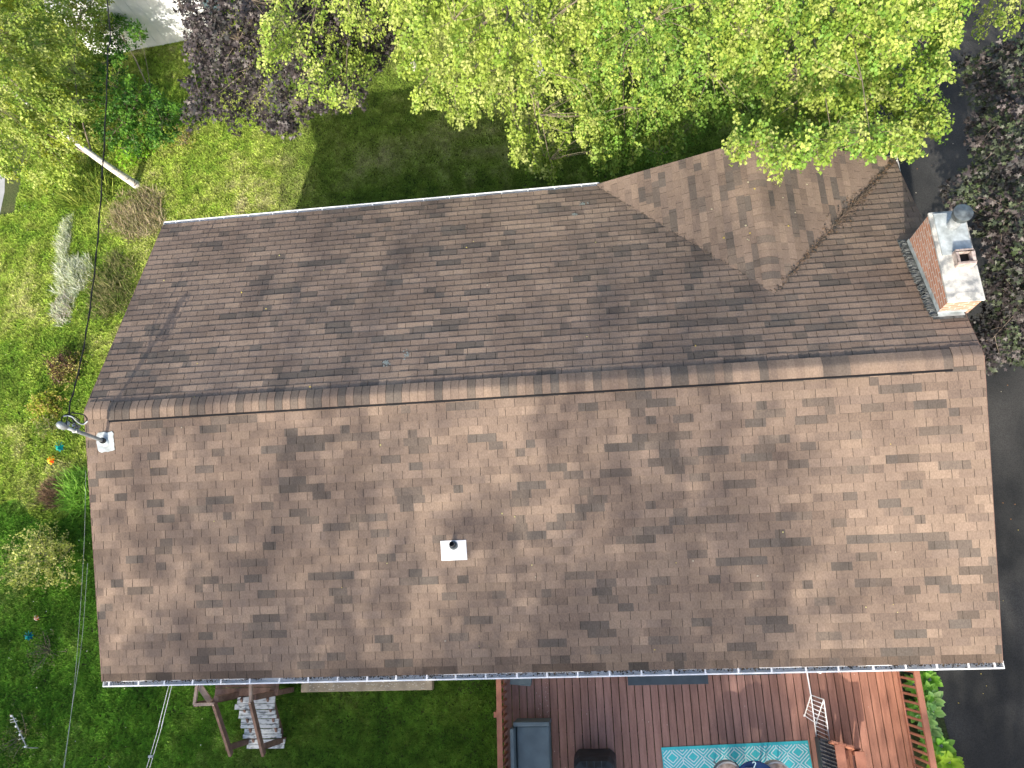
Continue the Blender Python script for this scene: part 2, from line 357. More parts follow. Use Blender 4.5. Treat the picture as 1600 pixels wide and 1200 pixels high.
caps(mb, (.02,0,Zr+.010), (.42,0,Zr+.010), (0,1,0), H/D, .15, rise=.004, dark=.2); caps(mb, (W-.02,0,Zr+.010), (13.37,0,Zr+.010), (0,1,0), H/D, .15, rise=.004, dark=.2)
mb.build('ridge_cap', [M['shingle']], roof)
m_ = MB(); yv_ = -.195; zv_ = Zr+H/D*yv_; m_.hexa([Vector(p) for p in ((.42,yv_-.012,zv_+.004),(13.36,yv_-.012,zv_+.004),(13.36,yv_+.012,zv_+.010),(.42,yv_+.012,zv_+.010),(.42,yv_-.008,zv_+.018),(13.36,yv_-.008,zv_+.018),(13.36,yv_+.012,zv_+.024),(.42,yv_+.012,zv_+.024))]); m_.build('ridge_shadow_strip', M['black'], roof)  # dark strip painting the shadow gap and sealant below the cap
mb = MB(); caps(mb, (XG,D+.05,EAVE+HG+.006), (XG,1.38,EAVE+HG+.006), (1,0,0), HG/GW, .145, rise=.0, dark=.25, th=.004); mb.build('gable_ridge_cap', [M['shingle']], house)
# walls
mb = MB(); wx0, wx1, wy = .55, 13.35, 3.75
mb.box((wx0,-wy,0), (wx1,wy,EAVE-.05)); mb.face([(wx0,-wy,EAVE-.05),(wx0,0,Zr-.2),(wx0,wy,EAVE-.05)]); mb.face([(wx1,-wy,EAVE-.05),(wx1,wy,EAVE-.05),(wx1,0,Zr-.2)])
mb.build('wall', M['siding'], house)
def window(x, y, z, w_, h_, ny):
    m_ = MB(); t = .06; f = y + ny*.03
    for a, b in (((x-w_/2-t,z-h_/2-t),(x+w_/2+t,z-h_/2)), ((x-w_/2-t,z+h_/2),(x+w_/2+t,z+h_/2+t)), ((x-w_/2-t,z-h_/2),(x-w_/2,z+h_/2)), ((x+w_/2,z-h_/2),(x+w_/2+t,z+h_/2)), ((x-.02,z-h_/2),(x+.02,z+h_/2))):
        m_.box((a[0],min(y,f),a[1]), (b[0],max(y,f),b[1]))
    o = m_.build('window', M['white_metal'], house); q = MB(); q.box((x-w_/2,min(y,y+ny*.012),z-h_/2), (x+w_/2,max(y,y+ny*.012),z+h_/2)); q.build('pane', M['glass'], o)
for x in (2.6, 5.2): window(x, -wy, 2.1, 1.3, 1.0, -1)
window(9.2, -wy, 1.85, 1.8, 1.9, -1)
for x in (2.4, 5.6, 11.2): window(x, wy, 2.0, 1.5, 1.1, 1)
# gutters
def gutter(x0, x1, sg, name='gutter', wd=.108):
    m_ = MB(); y = sg*(D-(.018 if sg < 0 else -.004)); z1 = EAVE-.03; z0 = z1-.095
    def bx(a, b): m_.box((x0,min(a[0],b[0]),min(a[1],b[1])), (x1,max(a[0],b[0]),max(a[1],b[1])))
    bx((y, z0), (y+sg*.004, z1+.012)); bx((y+sg*.004, z0), (y+sg*(wd-.004), z0+.004)); bx((y+sg*(wd-.004), z0), (y+sg*wd, z1)); bx((y+sg*(wd-.016), z1), (y+sg*(wd+.004), z1+.008))
    for x in (x0, x1):
        m_.box((x-.004,min(y,y+sg*wd),z0-.002), (x+.004,max(y,y+sg*wd),z1+.012))
    return m_.build(name, M['white_metal'], house), y, z1
gut, gy, gz = gutter(.01, W+.02, -1)
hx = [unp(u,1060,gz).x for u in (172,218,258,302,346,391,437,482,528,574,619,667,712,759,808,855,903,953,1003,1052,1103,1155,1207,1261,1312,1367,1418,1467,1517,1558)]
for x in hx:
    m_ = MB(); m_.box((x-.013,gy-.108,gz+.009), (x+.013,gy-.002,gz+.014)); m_.build('gutter_hanger', M['white_metal'], gut)
# gutter: leaf muck lying in the trough
n = 2600; x = rng.uniform(.05,W,n); keep = vnoise(x, x*0, 1.7, 4) > .25; x = x[keep]; n = len(x)
yv = gy - .012 - np.abs(rng.normal(0,.022,n)); P = np.stack([x,yv,np.full(n,gz-.06)+rng.uniform(0,.07,n)*(vnoise(x,x*0,.6,9))],1)
mesh_scatter('gutter_debris', [scatter(T_leaf(), P, unit(n)*(1,1,.3), np.tile((0,0,1.),(n,1)), rng.uniform(.012,.035,n), pick([(.06,.05,.04),(.03,.028,.025),(.14,.1,.06)],n))], M['petal'], gut)
m_ = MB(); u = .05
while u < W-.1:
    ln = random.uniform(.06,.5)
    e_ = random.uniform(0,.012) if math.sin(u*1.3)+random.uniform(-1,1) > .1 else -.008
    m_.box((u,gy-.026-e_,EAVE-.034), (u+ln,gy-.012,EAVE-.026)); u += ln
m_.build('drip_edge', M['white_metal'], house)
gb, _, _ = gutter(.0, XG-GW+.04, 1, wd=.10)
for k in range(17):
    x = .25+k*.5; m_ = MB(); m_.box((x-.01,D+.006,gz+.009), (x+.01,D+.10,gz+.014)); m_.build('gutter_hanger', M['white_metal'], gb)
gutter(XG+GW-.38, W+.06, 1)
m_ = MB(); m_.box((W+.055,D-.25,EAVE-.12), (W+.062,D+.12,EAVE+.0)); m_.box((W+.003,D-.25,EAVE-.12), (W+.062,D-.243,EAVE)); m_.build('gutter_return', M['white_metal'], house)
# rake drip edges
for x, s in ((0,-1),(W,1)):
    m_ = MB()
    for sg in (-1,1): m_.beam((x+s*.004,0,Zr-.03), (x+s*.004,sg*D,EAVE-.03), .008, .07)
    m_.build('rake_trim', M['brownwood'], house)
# chimney
cx0, cx1, cy0, cy1, cz = 13.40, 13.87, .77, 2.20, EAVE+1.56
m_ = MB()
def brickface(a, b, z0, z1):
    a, b = Vector(a), Vector(b); L_ = (b-a).length
    m_.face([(a.x,a.y,z0),(b.x,b.y,z0),(b.x,b.y,z1),(a.x,a.y,z1)], uv=[(0,z0),(L_,z0),(L_,z1),(0,z1)])
cs = [(cx0,cy0),(cx1,cy0),(cx1,cy1),(cx0,cy1)]
for i in range(4): brickface((*cs[i],0), (*cs[(i+1)%4],0), 0 if i in (0,1,2) else 3.0, cz)
chim = m_.build('chimney', M['brick'], house)
m_ = MB(); m_.box((cx0-.02,cy0-.02,cz), (cx1+.02,cy1+.02,cz+.045)); m_.hexa([Vector(p) for p in ((cx0-.0,cy0,cz+.045),(cx1,cy0,cz+.045),(cx1,cy1,cz+.045),(cx0,cy1,cz+.045),(cx0+.1,cy0+.1,cz+.075),(cx1-.1,cy0+.1,cz+.075),(cx1-.1,cy1-.1,cz+.075),(cx0+.1,cy1-.1,cz+.075))])
bevel(m_.build('chimney_crown', M['concrete'], chim), .012)
fx, fy = unp(1506,404,cz+.12).x, unp(1506,404,cz+.12).y
m_ = MB(); r = .125; q = .04
for a, b in (((-r,-r),(r,-r+q)),((-r,r-q),(r,r)),((-r,-r+q),(-r+q,r-q)),((r-q,-r+q),(r,r-q))): m_.box((fx+a[0],fy+a[1],cz+.05), (fx+b[0],fy+b[1],cz+.2))
bevel(m_.build('flue_liner', M['clay'], chim), .01)
m_ = MB(); m_.box((fx-r+q,fy-r+q,cz+.05), (fx+r-q,fy+r-q,cz+.085)); m_.build('flue_opening', M['black'], chim)
# metal flue pipe with round cowl
px_, py_ = unp(1487,353,cz+.06).x, unp(1487,353,cz+.06).y
m_ = MB(); m_.tube([(px_,py_,cz+.05),(px_,py_,cz+.07)], .13, 20); m_.tube([(px_,py_,cz+.07),(px_,py_,cz+.34)], .085, 20); fp = m_.build('flue_pipe', M['galv'], chim, smooth=False)
m_ = MB(); m_.tube([(px_,py_,cz+.32),(px_,py_,cz+.34),(px_,py_,cz+.44),(px_,py_,cz+.445)], [.085,.12,.12,.085], 20)
for k in range(24):
    a0, a1 = 2*math.pi*k/24, 2*math.pi*(k+1)/24; rr = .135
    p0, p1 = Vector((px_+rr*math.cos(a0),py_+rr*math.sin(a0),cz+.45)), Vector((px_+rr*math.cos(a1),py_+rr*math.sin(a1),cz+.45)); ap = Vector((px_,py_,cz+.50))
    m_.face([p0,p1,ap]); m_.face([p0,p0-Vector((0,0,.035)),p1-Vector((0,0,.035)),p1])
m_.build('cowl', M['cap_metal'], fp)
m_ = MB(); m_.box((cx0+.03,cy1-.72,cz+.047), (cx1-.02,cy1-.03,cz+.082)); m_.build('crown_flashing', M['flash'], chim)
# flashing and tar where chimney meets the roof
def zback(y): return EAVE + H*(1-y/D)
m_ = MB()
for k in range(30):
    y = cy0-.06 + k*(cy1-cy0+.14)/30; yn = y+(cy1-cy0+.14)/30; wv = .10+random.uniform(-.025,.03)
    m_.face([(cx0-wv,y,zback(y)+.018),(cx0-wv+random.uniform(-.01,.01),yn,zback(yn)+.018),(cx0+.0,yn,zback(yn)+.03),(cx0,y,zback(y)+.03)])
m_.face([(cx0-.08,cy0-.11,zback(cy0-.11)+.017),(cx0-.08,cy0,zback(cy0)+.02),(cx1-.08,cy0,zback(cy0)+.02),(cx1-.08,cy0-.11,zback(cy0-.11)+.017)])
TARMB = m_
m_ = MB()
for k in range(5):
    y = cy0 + k*.29; m_.face([(cx0-.004,y,zback(y)+.02),(cx0-.004,y+.29,zback(y+.29)+.02),(cx0-.004,y+.29,zback(y+.29)+.15),(cx0-.004,y,zback(y)+.15-.0)])
    m_.face([(cx0-.035,y,zback(y)+.033),(cx0-.035,y+.28,zback(y+.28)+.033),(cx0-.004,y+.28,zback(y+.28)+.04),(cx0-.004,y,zback(y)+.04)])
m_.face([(cx0,cy0-.004,zback(cy0)+.0),(cx1-.06,cy0-.004,zback(cy0)+.0),(cx1-.06,cy0-.004,zback(cy0)+.1),(cx0,cy0-.004,zback(cy0)+.1)])
m_.face([(cx0-.05,cy0-.07,zback(cy0-.07)+.024),(cx0-.05,cy0-.004,zback(cy0)+.03),(cx1-.09,cy0-.004,zback(cy0)+.03),(cx1-.09,cy0-.07,zback(cy0-.07)+.024)])
m_.build('chimney_flashing', M['flash'], chim)
m_ = TARMB
for k in range(260):
    y = random.uniform(cy0-.06,cy1+.03); a = random.uniform(.0,.09); m_.tube([(cx0-.01,y,zback(y)+.05),(cx0-.03-a*.6,y-random.uniform(-.03,.05),zback(y)+.048),(cx0-.05-a,y-random.uniform(-.03,.06),zback(y)+.03)], [.013,.011,.004], 4)
m_.build('roof_tar', M['tar'], chim)
# plumbing vent: white plate and black stack
def zfront(y): return EAVE + H*(1+y/D)
vx0, vx1, vy1, vy0 = 5.745, 6.145, -2.235, -2.525
m_ = MB(); m_.hexa([Vector((x,y,zfront(y)+dz)) for dz in (.012,.02) for x,y in ((vx0,vy0),(vx1,vy0),(vx1,vy1),(vx0,vy1))]); vent = m_.build('vent_flashing', mat('vent_plate', (.82,.82,.83), .5), house)
vx, vy = 5.945, -2.30
m_ = MB(); m_.tube([(vx,vy,zfront(vy)+.01),(vx,vy,zfront(vy)+.05)], [.075,.055], 20); m_.build('boot', M['cap_metal'], vent)
m_ = MB(); m_.tube([(vx,vy,zfront(vy)+.04),(vx,vy,zfront(vy)+.17)], .037, 20, cap=False); m_.tube([(vx,vy,zfront(vy)+.1),(vx,vy,zfront(vy)+.11)], .034, 12); m_.build('vent_pipe', M['black'], vent)
# service mast
mx, my = .331, -.495; mz = zfront(my)
m_ = MB(); rr = .15; pts = []
for k in range(28):
    t = 2*math.pi*k/28; q = 1/max(abs(math.cos(t)),abs(math.sin(t))); a, b = rr*q*math.cos(t)*random.uniform(.93,1.08), rr*q*math.sin(t)*random.uniform(.93,1.08); pts.append((mx+.01+a,my-.01+b,zfront(my-.01+b)+.019))
m_.face(pts); m_.tube([(mx,my,mz+.005),(mx,my,mz+.05)], [.085,.045], 16); mf = m_.build('mast_flashing', M['flash'], house)
m_ = MB(); m_.tube([(mx,my,mz),(mx,my,mz+1.0)], .029, 14); mast = m_.build('service_mast', M['galv'], house, smooth=True)
m_ = MB(); m_.tube([(mx,my,mz+.03),(mx,my,mz+.10)], .046, 14); m_.build('rubber_collar', M['black'], mast)
m_ = MB(); m_.tube([(mx,my,mz+.93),(mx,my,mz+.97),(mx,my,mz+1.05),(mx-.0,my+.01,mz+1.10),(mx,my+.015,mz+1.125)], [.036,.055,.055,.045,.015], 16); m_.tube([(mx,my,mz+.98),(mx+.05,my+.07,mz+.95)], .035, 10); m_.build('weatherhead', M['galv'], mast, smooth=True)
m_ = MB(); m_.tube([(mx,my,mz+.72),(mx+.01,my+.09,mz+.74)], .014, 8); m_.tube([(mx-.04,my,mz+.72),(mx+.04,my,mz+.72)], .036, 10); m_.tube([(mx+.01,my+.07,mz+.68),(mx+.01,my+.07,mz+.8)], .03, 10); m_.build('insulator', M['galv'], mast)
def spline(P, n=8):
    P = [Vector(p) for p in P]; out = []
    for i in range(len(P)-1):
        a = P[max(i-1,0)]; b = P[i]; c = P[i+1]; d = P[min(i+2,len(P)-1)]
        for k in range(n):
            t = k/n; out.append(.5*((2*b)+(c-a)*t+(2*a-5*b+4*c-d)*t*t+(3*b-a-3*c+d)*t**3))
    return out + [P[-1]]
def U(u, v, dz): return unp(u, v, mz+dz)
for pts, r, mt in (([U(100,668,1.0),U(96,655,1.0),U(104,648,.98),U(116,651,.9),U(124,658,.82),U(112,660,.8)], .010, 'rubber'),
                   ([U(103,665,1.0),U(107,650,1.02),U(118,656,.86),U(128,662,.8),U(136,656,.8),U(130,648,.82),U(112,645,.84)], .010, 'rubber'),
                   ([U(100,650,1.0),U(112,651,1.02),U(122,660,.9),U(130,663,.8),U(137,658,.8)], .011, 'flash'),
                   ([U(106,655,.95),U(113,662,.9),U(121,666,.84),U(113,668,.82)], .008, 'rubber')):
    m_ = MB(); m_.tube(spline(pts,8), r, 7); m_.build('wire_loop', M[mt], mast, smooth=True)
# leaves and twigs caught on the roof
mb = MB()
def leaf_at(x, y, z, s, c):
    a = random.uniform(0,6.3); d = Vector((math.cos(a),math.sin(a),random.uniform(-.1,.2)))*s; e = Vector((-d.y,d.x,0))*.45; p = Vector((x,y,z)); mb.face([p,p+d*.5+e,p+d,p+d*.5-e], c)
for _ in range(46):
    y = random.uniform(-4,4.1); x = random.uniform(.3,13.5)
    if y > 1.3 and abs(x-XG) < GW: continue
    leaf_at(x, y, (zback(y) if y > 0 else zfront(y))+.022, random.uniform(.015,.035), random.choice(((.5,.4,.1),(.45,.4,.3),(.55,.5,.2))))
for _ in range(16):
    y = random.uniform(2.2,4); x = XG+random.uniform(-1.2,1.2)*min(1,(y-1.4)/2); leaf_at(x, y, EAVE+HG*(1-abs(x-XG)/GW)+.02, random.uniform(.02,.045), random.choice(((.55,.45,.1),(.5,.45,.3))))
for _ in range(800):                          # right valley
    t = random.random()**.8; x = XG+GW*t; y = 1.4+(D-1.4)*t; k = .03+.09*math.exp(-((t-.55)/.12)**2)
    x += random.gauss(0,k); y += random.gauss(0,k*.8); z = max(zback(y), EAVE+HG*(1-abs(x-XG)/GW))+.016
    leaf_at(x, y, z+random.uniform(0,.015), random.uniform(.012,.035), random.choice(((.13,.09,.06),(.07,.055,.045),(.2,.13,.08),(.05,.05,.045))))
for _ in range(150):
    t = random.random(); x = XG-GW*t; y = 1.4+(D-1.4)*t; x += random.gauss(0,.025); y += random.gauss(0,.02); z = max(zback(y), EAVE+HG*(1-abs(x-XG)/GW))+.016
    leaf_at(x, y, z, random.uniform(.01,.025), random.choice(((.1,.075,.05),(.06,.05,.04))))
for _ in range(60):
    t = random.gauss(.6,.09); x = XG+GW*t; y = 1.4+(D-1.4)*t; z = max(zback(y), EAVE+HG*(1-abs(x-XG)/GW))+.03; a = random.uniform(0,1.2); l = random.uniform(.05,.22)
    mb.tube([(x,y,z),(x+l*math.cos(a)*.5,y+l*math.sin(a)*.5,z+.02),(x+l*math.cos(a),y+l*math.sin(a)+.01,z)], .0035, 4, c=(.2,.15,.11))
for cx_, cy_, sx_, sy_ in ((4.95,.52,.05,.05),(5.28,.66,.05,.06),(8.25,3.75,.09,.05),(8.1,3.5,.04,.04)):
    for _ in range(26):
        x = random.gauss(cx_,sx_*.5); y = random.gauss(cy_,sy_*.5); a = random.random()*.02+.006; z = zback(y)+.0185; mb.face([(x,y,z),(x+a,y,z),(x+a,y+a,z-a*.33),(x,y+a,z-a*.33)], (.3,.33,.3))
mb.build('roof_debris', M['petal'], house)['kind'] = 'stuff'

# ---------------------------------------------------------------- power cable
m_ = MB(); zc = mz+.74
P = [Vector((mx+.01,my+.08,mz+.74)), U(108,640,.74), unp(118,600,zc+.0), unp(133,530,zc+.02), unp(147,430,zc+.08), unp(156,330,zc+.18), unp(164,200,zc+.35), unp(168,90,zc+.52), unp(166,-10,zc+.7)]
P.append(P[-1]+(P[-1]-P[-2])*4+Vector((0,0,1.2)))
sp = spline(P, 12); m_.tube(sp, .0095, 6)
tw = [p + Vector((math.cos(i*.9),math.sin(i*.9)*.4,math.sin(i*.9)))*.013 for i, p in enumerate(sp)]; m_.tube(tw, .006, 5)
tag(m_.build('power_cable', M['rubber'], smooth=True), 'black twisted overhead power cable running from the roof mast over the garden', 'cable')
m_ = MB(); q = sp[-1]; m_.tube([(q.x,q.y,0),(q.x,q.y,q.z+1.2)], [.16,.12], 12); tag(m_.build('utility_pole', M['bark'], smooth=True), 'tall wooden utility pole holding the far end of the power cable', 'pole')

# ---------------------------------------------------------------- deck on the south side
DZ = .80; dx0, dx1, dy0, dy1 = 6.27, 13.24, -3.76, -8.6
deck = empty('deck', (9.7,-6,0), 'red brown stained wooden deck with long boards behind the house', 'deck')
m_ = MB(); x = dx0; k = 0; pitch = .1395
while x < dx1-.02:
    t = random.uniform(.86,1.12); r_ = min(1, max(0, (x-10.6)/2.6)); base = Vector((.315,.185,.155)).lerp(Vector((.37,.17,.11)), r_)*t  # boards turn brighter orange rightwards, sunlight painted into their tint
    y_ = dy1
    m_.box((x,dy1,DZ-.028), (min(x+pitch-.014,dx1),dy0,DZ+random.uniform(-.0015,.0015)), tuple(base)); x += pitch
bd = m_.build('deck_boards', M['deck'], deck)
m_ = MB(); m_.box((dx0,dy1,DZ-.2), (dx0+.04,dy0,DZ-.03)); m_.box((dx1-.04,dy1,DZ-.2), (dx1,dy0,DZ-.03))
for y in np.arange(dy1,dy0,.4): m_.box((dx0+.04,y,DZ-.18), (dx1-.04,y+.04,DZ-.03))
for x in (dx0+.05, 9.7, dx1-.15):
    for y in (-4.2,-6.4,-8.5): m_.box((x,y,0), (x+.09,y+.09,DZ-.18))
m_.build('deck_frame', M['bark'], deck)
# paint worn spots
m_ = MB()
for _ in range(130):
    x = random.choice([random.uniform(6.6,13), 6.98+random.gauss(0,.02), 7.02]) ; y = random.uniform(-6.1,-4.2); l = random.uniform(.008,.03)
    kx = int((x-dx0)/pitch); x = dx0+kx*pitch+random.uniform(.03,.1); m_.face([(x,y,DZ+.0035),(x+.007,y+.004,DZ+.0035),(x+.005,y+l,DZ+.0035),(x-.004,y+l*.8,DZ+.0035)], random.choice(((.5,.42,.38),(.35,.25,.2))))
m_.build('worn_paint', M['petal'], deck)['kind'] = 'stuff'
def railing(x, label):
    r = MB(); r.box((x-.045,dy1,DZ+.86), (x+.045,-3.8,DZ+.90)); r.box((x-.03,dy1,DZ+.80), (x-.012,-3.8,DZ+.855)); r.box((x-.03,dy1,DZ+.06), (x-.012,-3.8,DZ+.12))
    o = r.build('railing', M['rail'], deck); 
    for y in np.arange(-3.9,-7.6,-.125):
        b = MB(); b.box((x-.012,y-.018,DZ-.12), (x+.02,y+.018,DZ+.855), c=(1,1,1)); b.build('baluster', M['rail'], o)
    for y in ((-4.95,-6.6) if label == 'l' else ()): b = MB(); b.box((x-.1,y-.045,DZ-.2), (x-.047,y+.045,DZ+.862)); b.build('railing_post', M['rail'], o)
railing(6.29, 'l'); railing(13.19, 'r')

# furniture on the deck
def dbox(name, p0, p1, m, parent, bv=.012):
    q = MB(); q.box(tuple(min(a,b) for a,b in zip(p0,p1)), tuple(max(a,b) for a,b in zip(p0,p1))); return bevel(q.build(name, m, parent), bv)
zt = DZ+.62; ya = unp(830,1128,zt).y; yb = unp(830,1135,zt).y; zb_ = DZ+.72; xb0 = unp(797,1170,zb_).x; xb1 = unp(801,1170,zb_).x; xs1 = unp(858,1135,zt).x
so = empty('outdoor_loveseat', ((xb0+xs1)/2,-6.2,DZ), 'grey outdoor loveseat beside the left deck railing', 'sofa', None)
dbox('backrest', (xb0,ya-1.6,DZ+.05), (xb1+.02,ya-.09,zb_), M['grey_paint'], so); dbox('arm', (xb0+.05,yb,DZ+.05), (xs1,ya,zt), M['grey_paint'], so)
dbox('arm', (xb0+.05,ya-1.69,DZ+.05), (xs1,ya-1.61,zt), M['grey_paint'], so)
zs = DZ+.40; dbox('seat', (xb1+.03,ya-1.6,DZ+.1), (xs1-.01,yb-.005,zs-.09), M['grey_paint'], so); dbox('cushion', (xb1+.035,ya-1.59,zs-.085), (xs1-.02,yb-.012,zs), M['grey_paint'], so, .03)
zb2 = DZ+1.0; yq = unp(930,1187,zb2).y; xl, xr = unp(899,1190,zb2).x, unp(957,1190,zb2).x
gr = empty('covered_barbecue', ((xl+xr)/2,yq-.3,DZ), 'barbecue under a black vinyl cover standing on the deck', 'barbecue')
q = MB(); prof = [(0,0.),(0,.7),(.03,.9),(.10,.98),(.2,1.0)]
ringp = []
for (ins, hh) in prof:
    ins2 = ins*1.1 - .03*(1-hh); R_ = []
    for k in range(28):
        t = 2*math.pi*k/28; cxx, sy = math.cos(t), math.sin(t); e = .35
        R_.append(Vector(((xl+xr)/2 + math.copysign(abs(cxx)**e,cxx)*((xr-xl)/2+.03-ins2)*(1+.02*math.sin(5*t)), yq-.31+math.copysign(abs(sy)**e,sy)*(.31-ins2)*(1+.02*math.sin(7*t)), DZ+.02+hh)))
    ringp.append(R_)
for a, b in zip(ringp, ringp[1:]):
    for k in range(28): q.face([a[k],a[(k+1)%28],b[(k+1)%28],b[k]])
q.face(ringp[-1]); q.build('cover', M['cover'], gr)
q = MB()
for u_ in (.3,.5,.7): x = xl+(xr-xl)*u_; q.tube([(x,yq-.02,DZ+1.0),(x+.012,yq-.3,DZ+1.026),(x+.02,yq-.55,DZ+1.02)], .008, 6)
q.build('seam', M['cover'], gr)
q = MB()
for x in (xl+.06, xr-.06):
    for y in (yq-.08,yq-.5): q.box((x-.02,y-.02,DZ), (x+.02,y+.02,DZ+.06))
q.build('foot', M['black'], gr)
# storage bench, box, mat under the eaves
z_ = DZ+.46; yf = unp(1040,1070,z_).y; x0_, x1_ = unp(981,1065,z_).x, unp(1107,1065,z_).x
be = empty('storage_bench', ((x0_+x1_)/2,yf+.25,DZ), 'long dark slate storage bench on the deck under the eaves', 'bench')
dbox('base', (x0_+.02,yf+.02,DZ), (x1_-.02,yf+.46,z_-.05), M['slate_paint'], be); dbox('lid', (x0_,yf,z_-.045), (x1_,yf+.2,z_), M['slate_paint'], be, .006); dbox('lid', (x0_,yf+.212,z_-.045), (x1_,yf+.48,z_), M['slate_paint'], be, .006)
z_ = DZ+.3; a, b, c, d = unp(797,1069,z_), unp(828,1072,z_), unp(832,1050,z_), unp(799,1050,z_)
bo = empty('storage_box', (a.x+.15,a.y+.1,DZ), 'small grey box on the deck corner beside the left railing', 'box')
q = MB(); P = [a,b,c,d]; q.hexa([Vector((p.x,p.y,DZ+.002)) for p in P]+[Vector((p.x,p.y,z_-.03)) for p in P]); bevel(q.build('box_body', M['grey_paint'], bo), .008)
q = MB(); ce = sum(P, Vector())/4; P2 = [ce+(p-ce)*1.04 for p in P]; q.hexa([Vector((p.x,p.y,z_-.028)) for p in P2]+[Vector((p.x,p.y,z_)) for p in P2]); bevel(q.build('box_lid', M['grey_paint'], bo), .006)
q = MB(); a, b = unp(1148,1055,DZ), unp(1220,1053,DZ); q.box((a.x,a.y,DZ+.004), (b.x,a.y+.5,DZ+.016)); tag(bevel(q.build('doormat', M['slate_paint']), .004), 'grey blue doormat at the house wall on the deck', 'mat')
# rug with woven diamond pattern
A = unp(1033,1168,DZ+.006); B = unp(1262,1157,DZ+.006); ex = (B-A).normalized(); ey = Vector((ex.y,-ex.x,0)); rw = (B-A).length; rl = 1.75
def rp(u, v, z=0): return A + ex*u + ey*v + Vector((0,0,z))
q = MB(); q.hexa([rp(0,rl,-.001),rp(rw,rl,-.001),rp(rw,0,-.001),rp(0,0,-.001),rp(0,rl,.005),rp(rw,rl,.005),rp(rw,0,.005),rp(0,0,.005)])
rug = q.build('rug', M['teal_rug']); tag(rug, 'turquoise outdoor rug with white diamond pattern on the deck', 'rug')
q = MB(); pu = rw/7.05; pv = pu*.62; hw = .0085
def clipseg(p, r_):
    (u0,v0),(u1,v1) = p, r_; t0, t1 = 0., 1.
    for d_, lo, hi, s in ((u1-u0,.02,rw-.02,u0),(v1-v0,.05,rl-.03,v0)):
        if abs(d_) < 1e-9:
            if s < lo or s > hi: return None
            continue
        a_, b_ = (lo-s)/d_, (hi-s)/d_; a_, b_ = min(a_,b_), max(a_,b_); t0 = max(t0,a_); t1 = min(t1,b_)
    return None if t0 >= t1 else ((u0+(u1-u0)*t0, v0+(v1-v0)*t0), (u0+(u1-u0)*t1, v0+(v1-v0)*t1))
zi = 0
def strip(p, r_):
    global zi
    s = clipseg(p, r_)
    if not s: return
    (u0,v0),(u1,v1) = s; d = Vector((u1-u0,v1-v0)); d.normalize(); n_ = Vector((-d.y,d.x))*hw; zi = (zi+1) % 9; z = .0065+zi*.00025
    q.face([rp(u0-n_.x,v0-n_.y,z),rp(u1-n_.x,v1-n_.y,z),rp(u1+n_.x,v1+n_.y,z),rp(u0+n_.x,v0+n_.y,z)])
for r_ in range(-1,22):
    for c_ in range(-1,9):
        cu = (c_+.5+(r_%2)*.5)*pu; cv = .17+r_*pu*.5
        for sc_ in (.90,.54):
            for a_, b_ in (((-1,0),(0,-1)),((0,-1),(1,0)),((1,0),(0,1)),((0,1),(-1,0))): strip((cu+a_[0]*pu*.5*sc_,cv+a_[1]*pu*.44*sc_), (cu+b_[0]*pu*.5*sc_,cv+b_[1]*pu*.44*sc_))
        strip((cu,cv-pu*.5),(cu,cv-pu*.44*.5)); 
q.build('rug_pattern', M['white_rug'], rug)
# navy table with chairs at its sides, at the bottom edge
zt = DZ+.70; c0 = unp(1178,1189,zt); rad = abs(unp(1212,1200,zt).x-unp(1144,1200,zt).x)/2; c0 = Vector((c0.x,c0.y-rad,zt))
tb = empty('patio_table', (c0.x,c0.y,DZ), 'round navy blue patio table standing on the turquoise rug', 'table')
q = MB(); q.tube([c0+Vector((0,0,-.04)),c0+Vector((0,0,-.012)),c0], [rad,rad+.006,rad-.012], 40); q.build('tabletop', M['navy'], tb)
for k in range(4):
    t = math.pi/4+k*math.pi/2; q = MB(); q.tube([c0+Vector((math.cos(t)*rad*.7,math.sin(t)*rad*.7,-.05)),Vector((c0.x+math.cos(t)*rad*.85,c0.y+math.sin(t)*rad*.85,DZ))], .016, 8); q.build('leg', M['black'], tb)
q = MB(); hk = [c0+Vector(p) for p in ((-.03,rad-.03,.012),(-.005,rad-.01,.014),(.02,rad-.03,.014),(.0,rad-.07,.012),(-.015,rad-.1,.012),(.02,rad-.12,.012),(.04,rad-.17,.012),(.0,rad-.24,.012))]
q.tube(spline(hk,6), .009, 7); tag(q.build('cord', M['white_rug'], smooth=True), 'short white curled cord lying on the navy patio table', 'cord')
q = MB(); q.box((c0.x-.16,c0.y+rad-.22,zt+.002),(c0.x-.03,c0.y+rad-.10,zt+.05)); tag(bevel(q.build('paper_napkins', M['white_metal']),.004), 'small pale stack of napkins on the navy table', 'napkins')
def chair(px, sx):
    zc_ = DZ+.62; p = unp(px,1190,zc_); ch = empty('patio_chair', (p.x,p.y-.25,DZ), 'grey rounded patio chair %s the navy table' % ('on the left of' if sx < 0 else 'on the right of'), 'chair', 'grey chairs beside the navy table')
    cxx = p.x; cy = p.y-.24
    q = MB(); q.tube([(cxx,cy,DZ+.40),(cxx,cy,DZ+.44)], [.22,.21], 24); q.build('seat', M['clay'], ch)
    q = MB(); arc = [(cxx+math.cos(t)*.23, cy+math.sin(t)*.23, DZ+.62) for t in np.linspace(-.3,math.pi+.3,18)]
    for a_, b_ in zip(arc, arc[1:]): q.beam((*a_[:2],DZ+.53), (*b_[:2],DZ+.53), .025, .2)
    q.build('backrest', M['path'], ch)
    for k in range(4):
        t = math.pi/4+k*math.pi/2; q = MB(); q.tube([(cxx+math.cos(t)*.15,cy+math.sin(t)*.15,DZ+.4),(cxx+math.cos(t)*.2,cy+math.sin(t)*.2,DZ)], .012, 8); q.build('leg', M['galv'], ch)
chair(1136,-1); chair(1212,1)
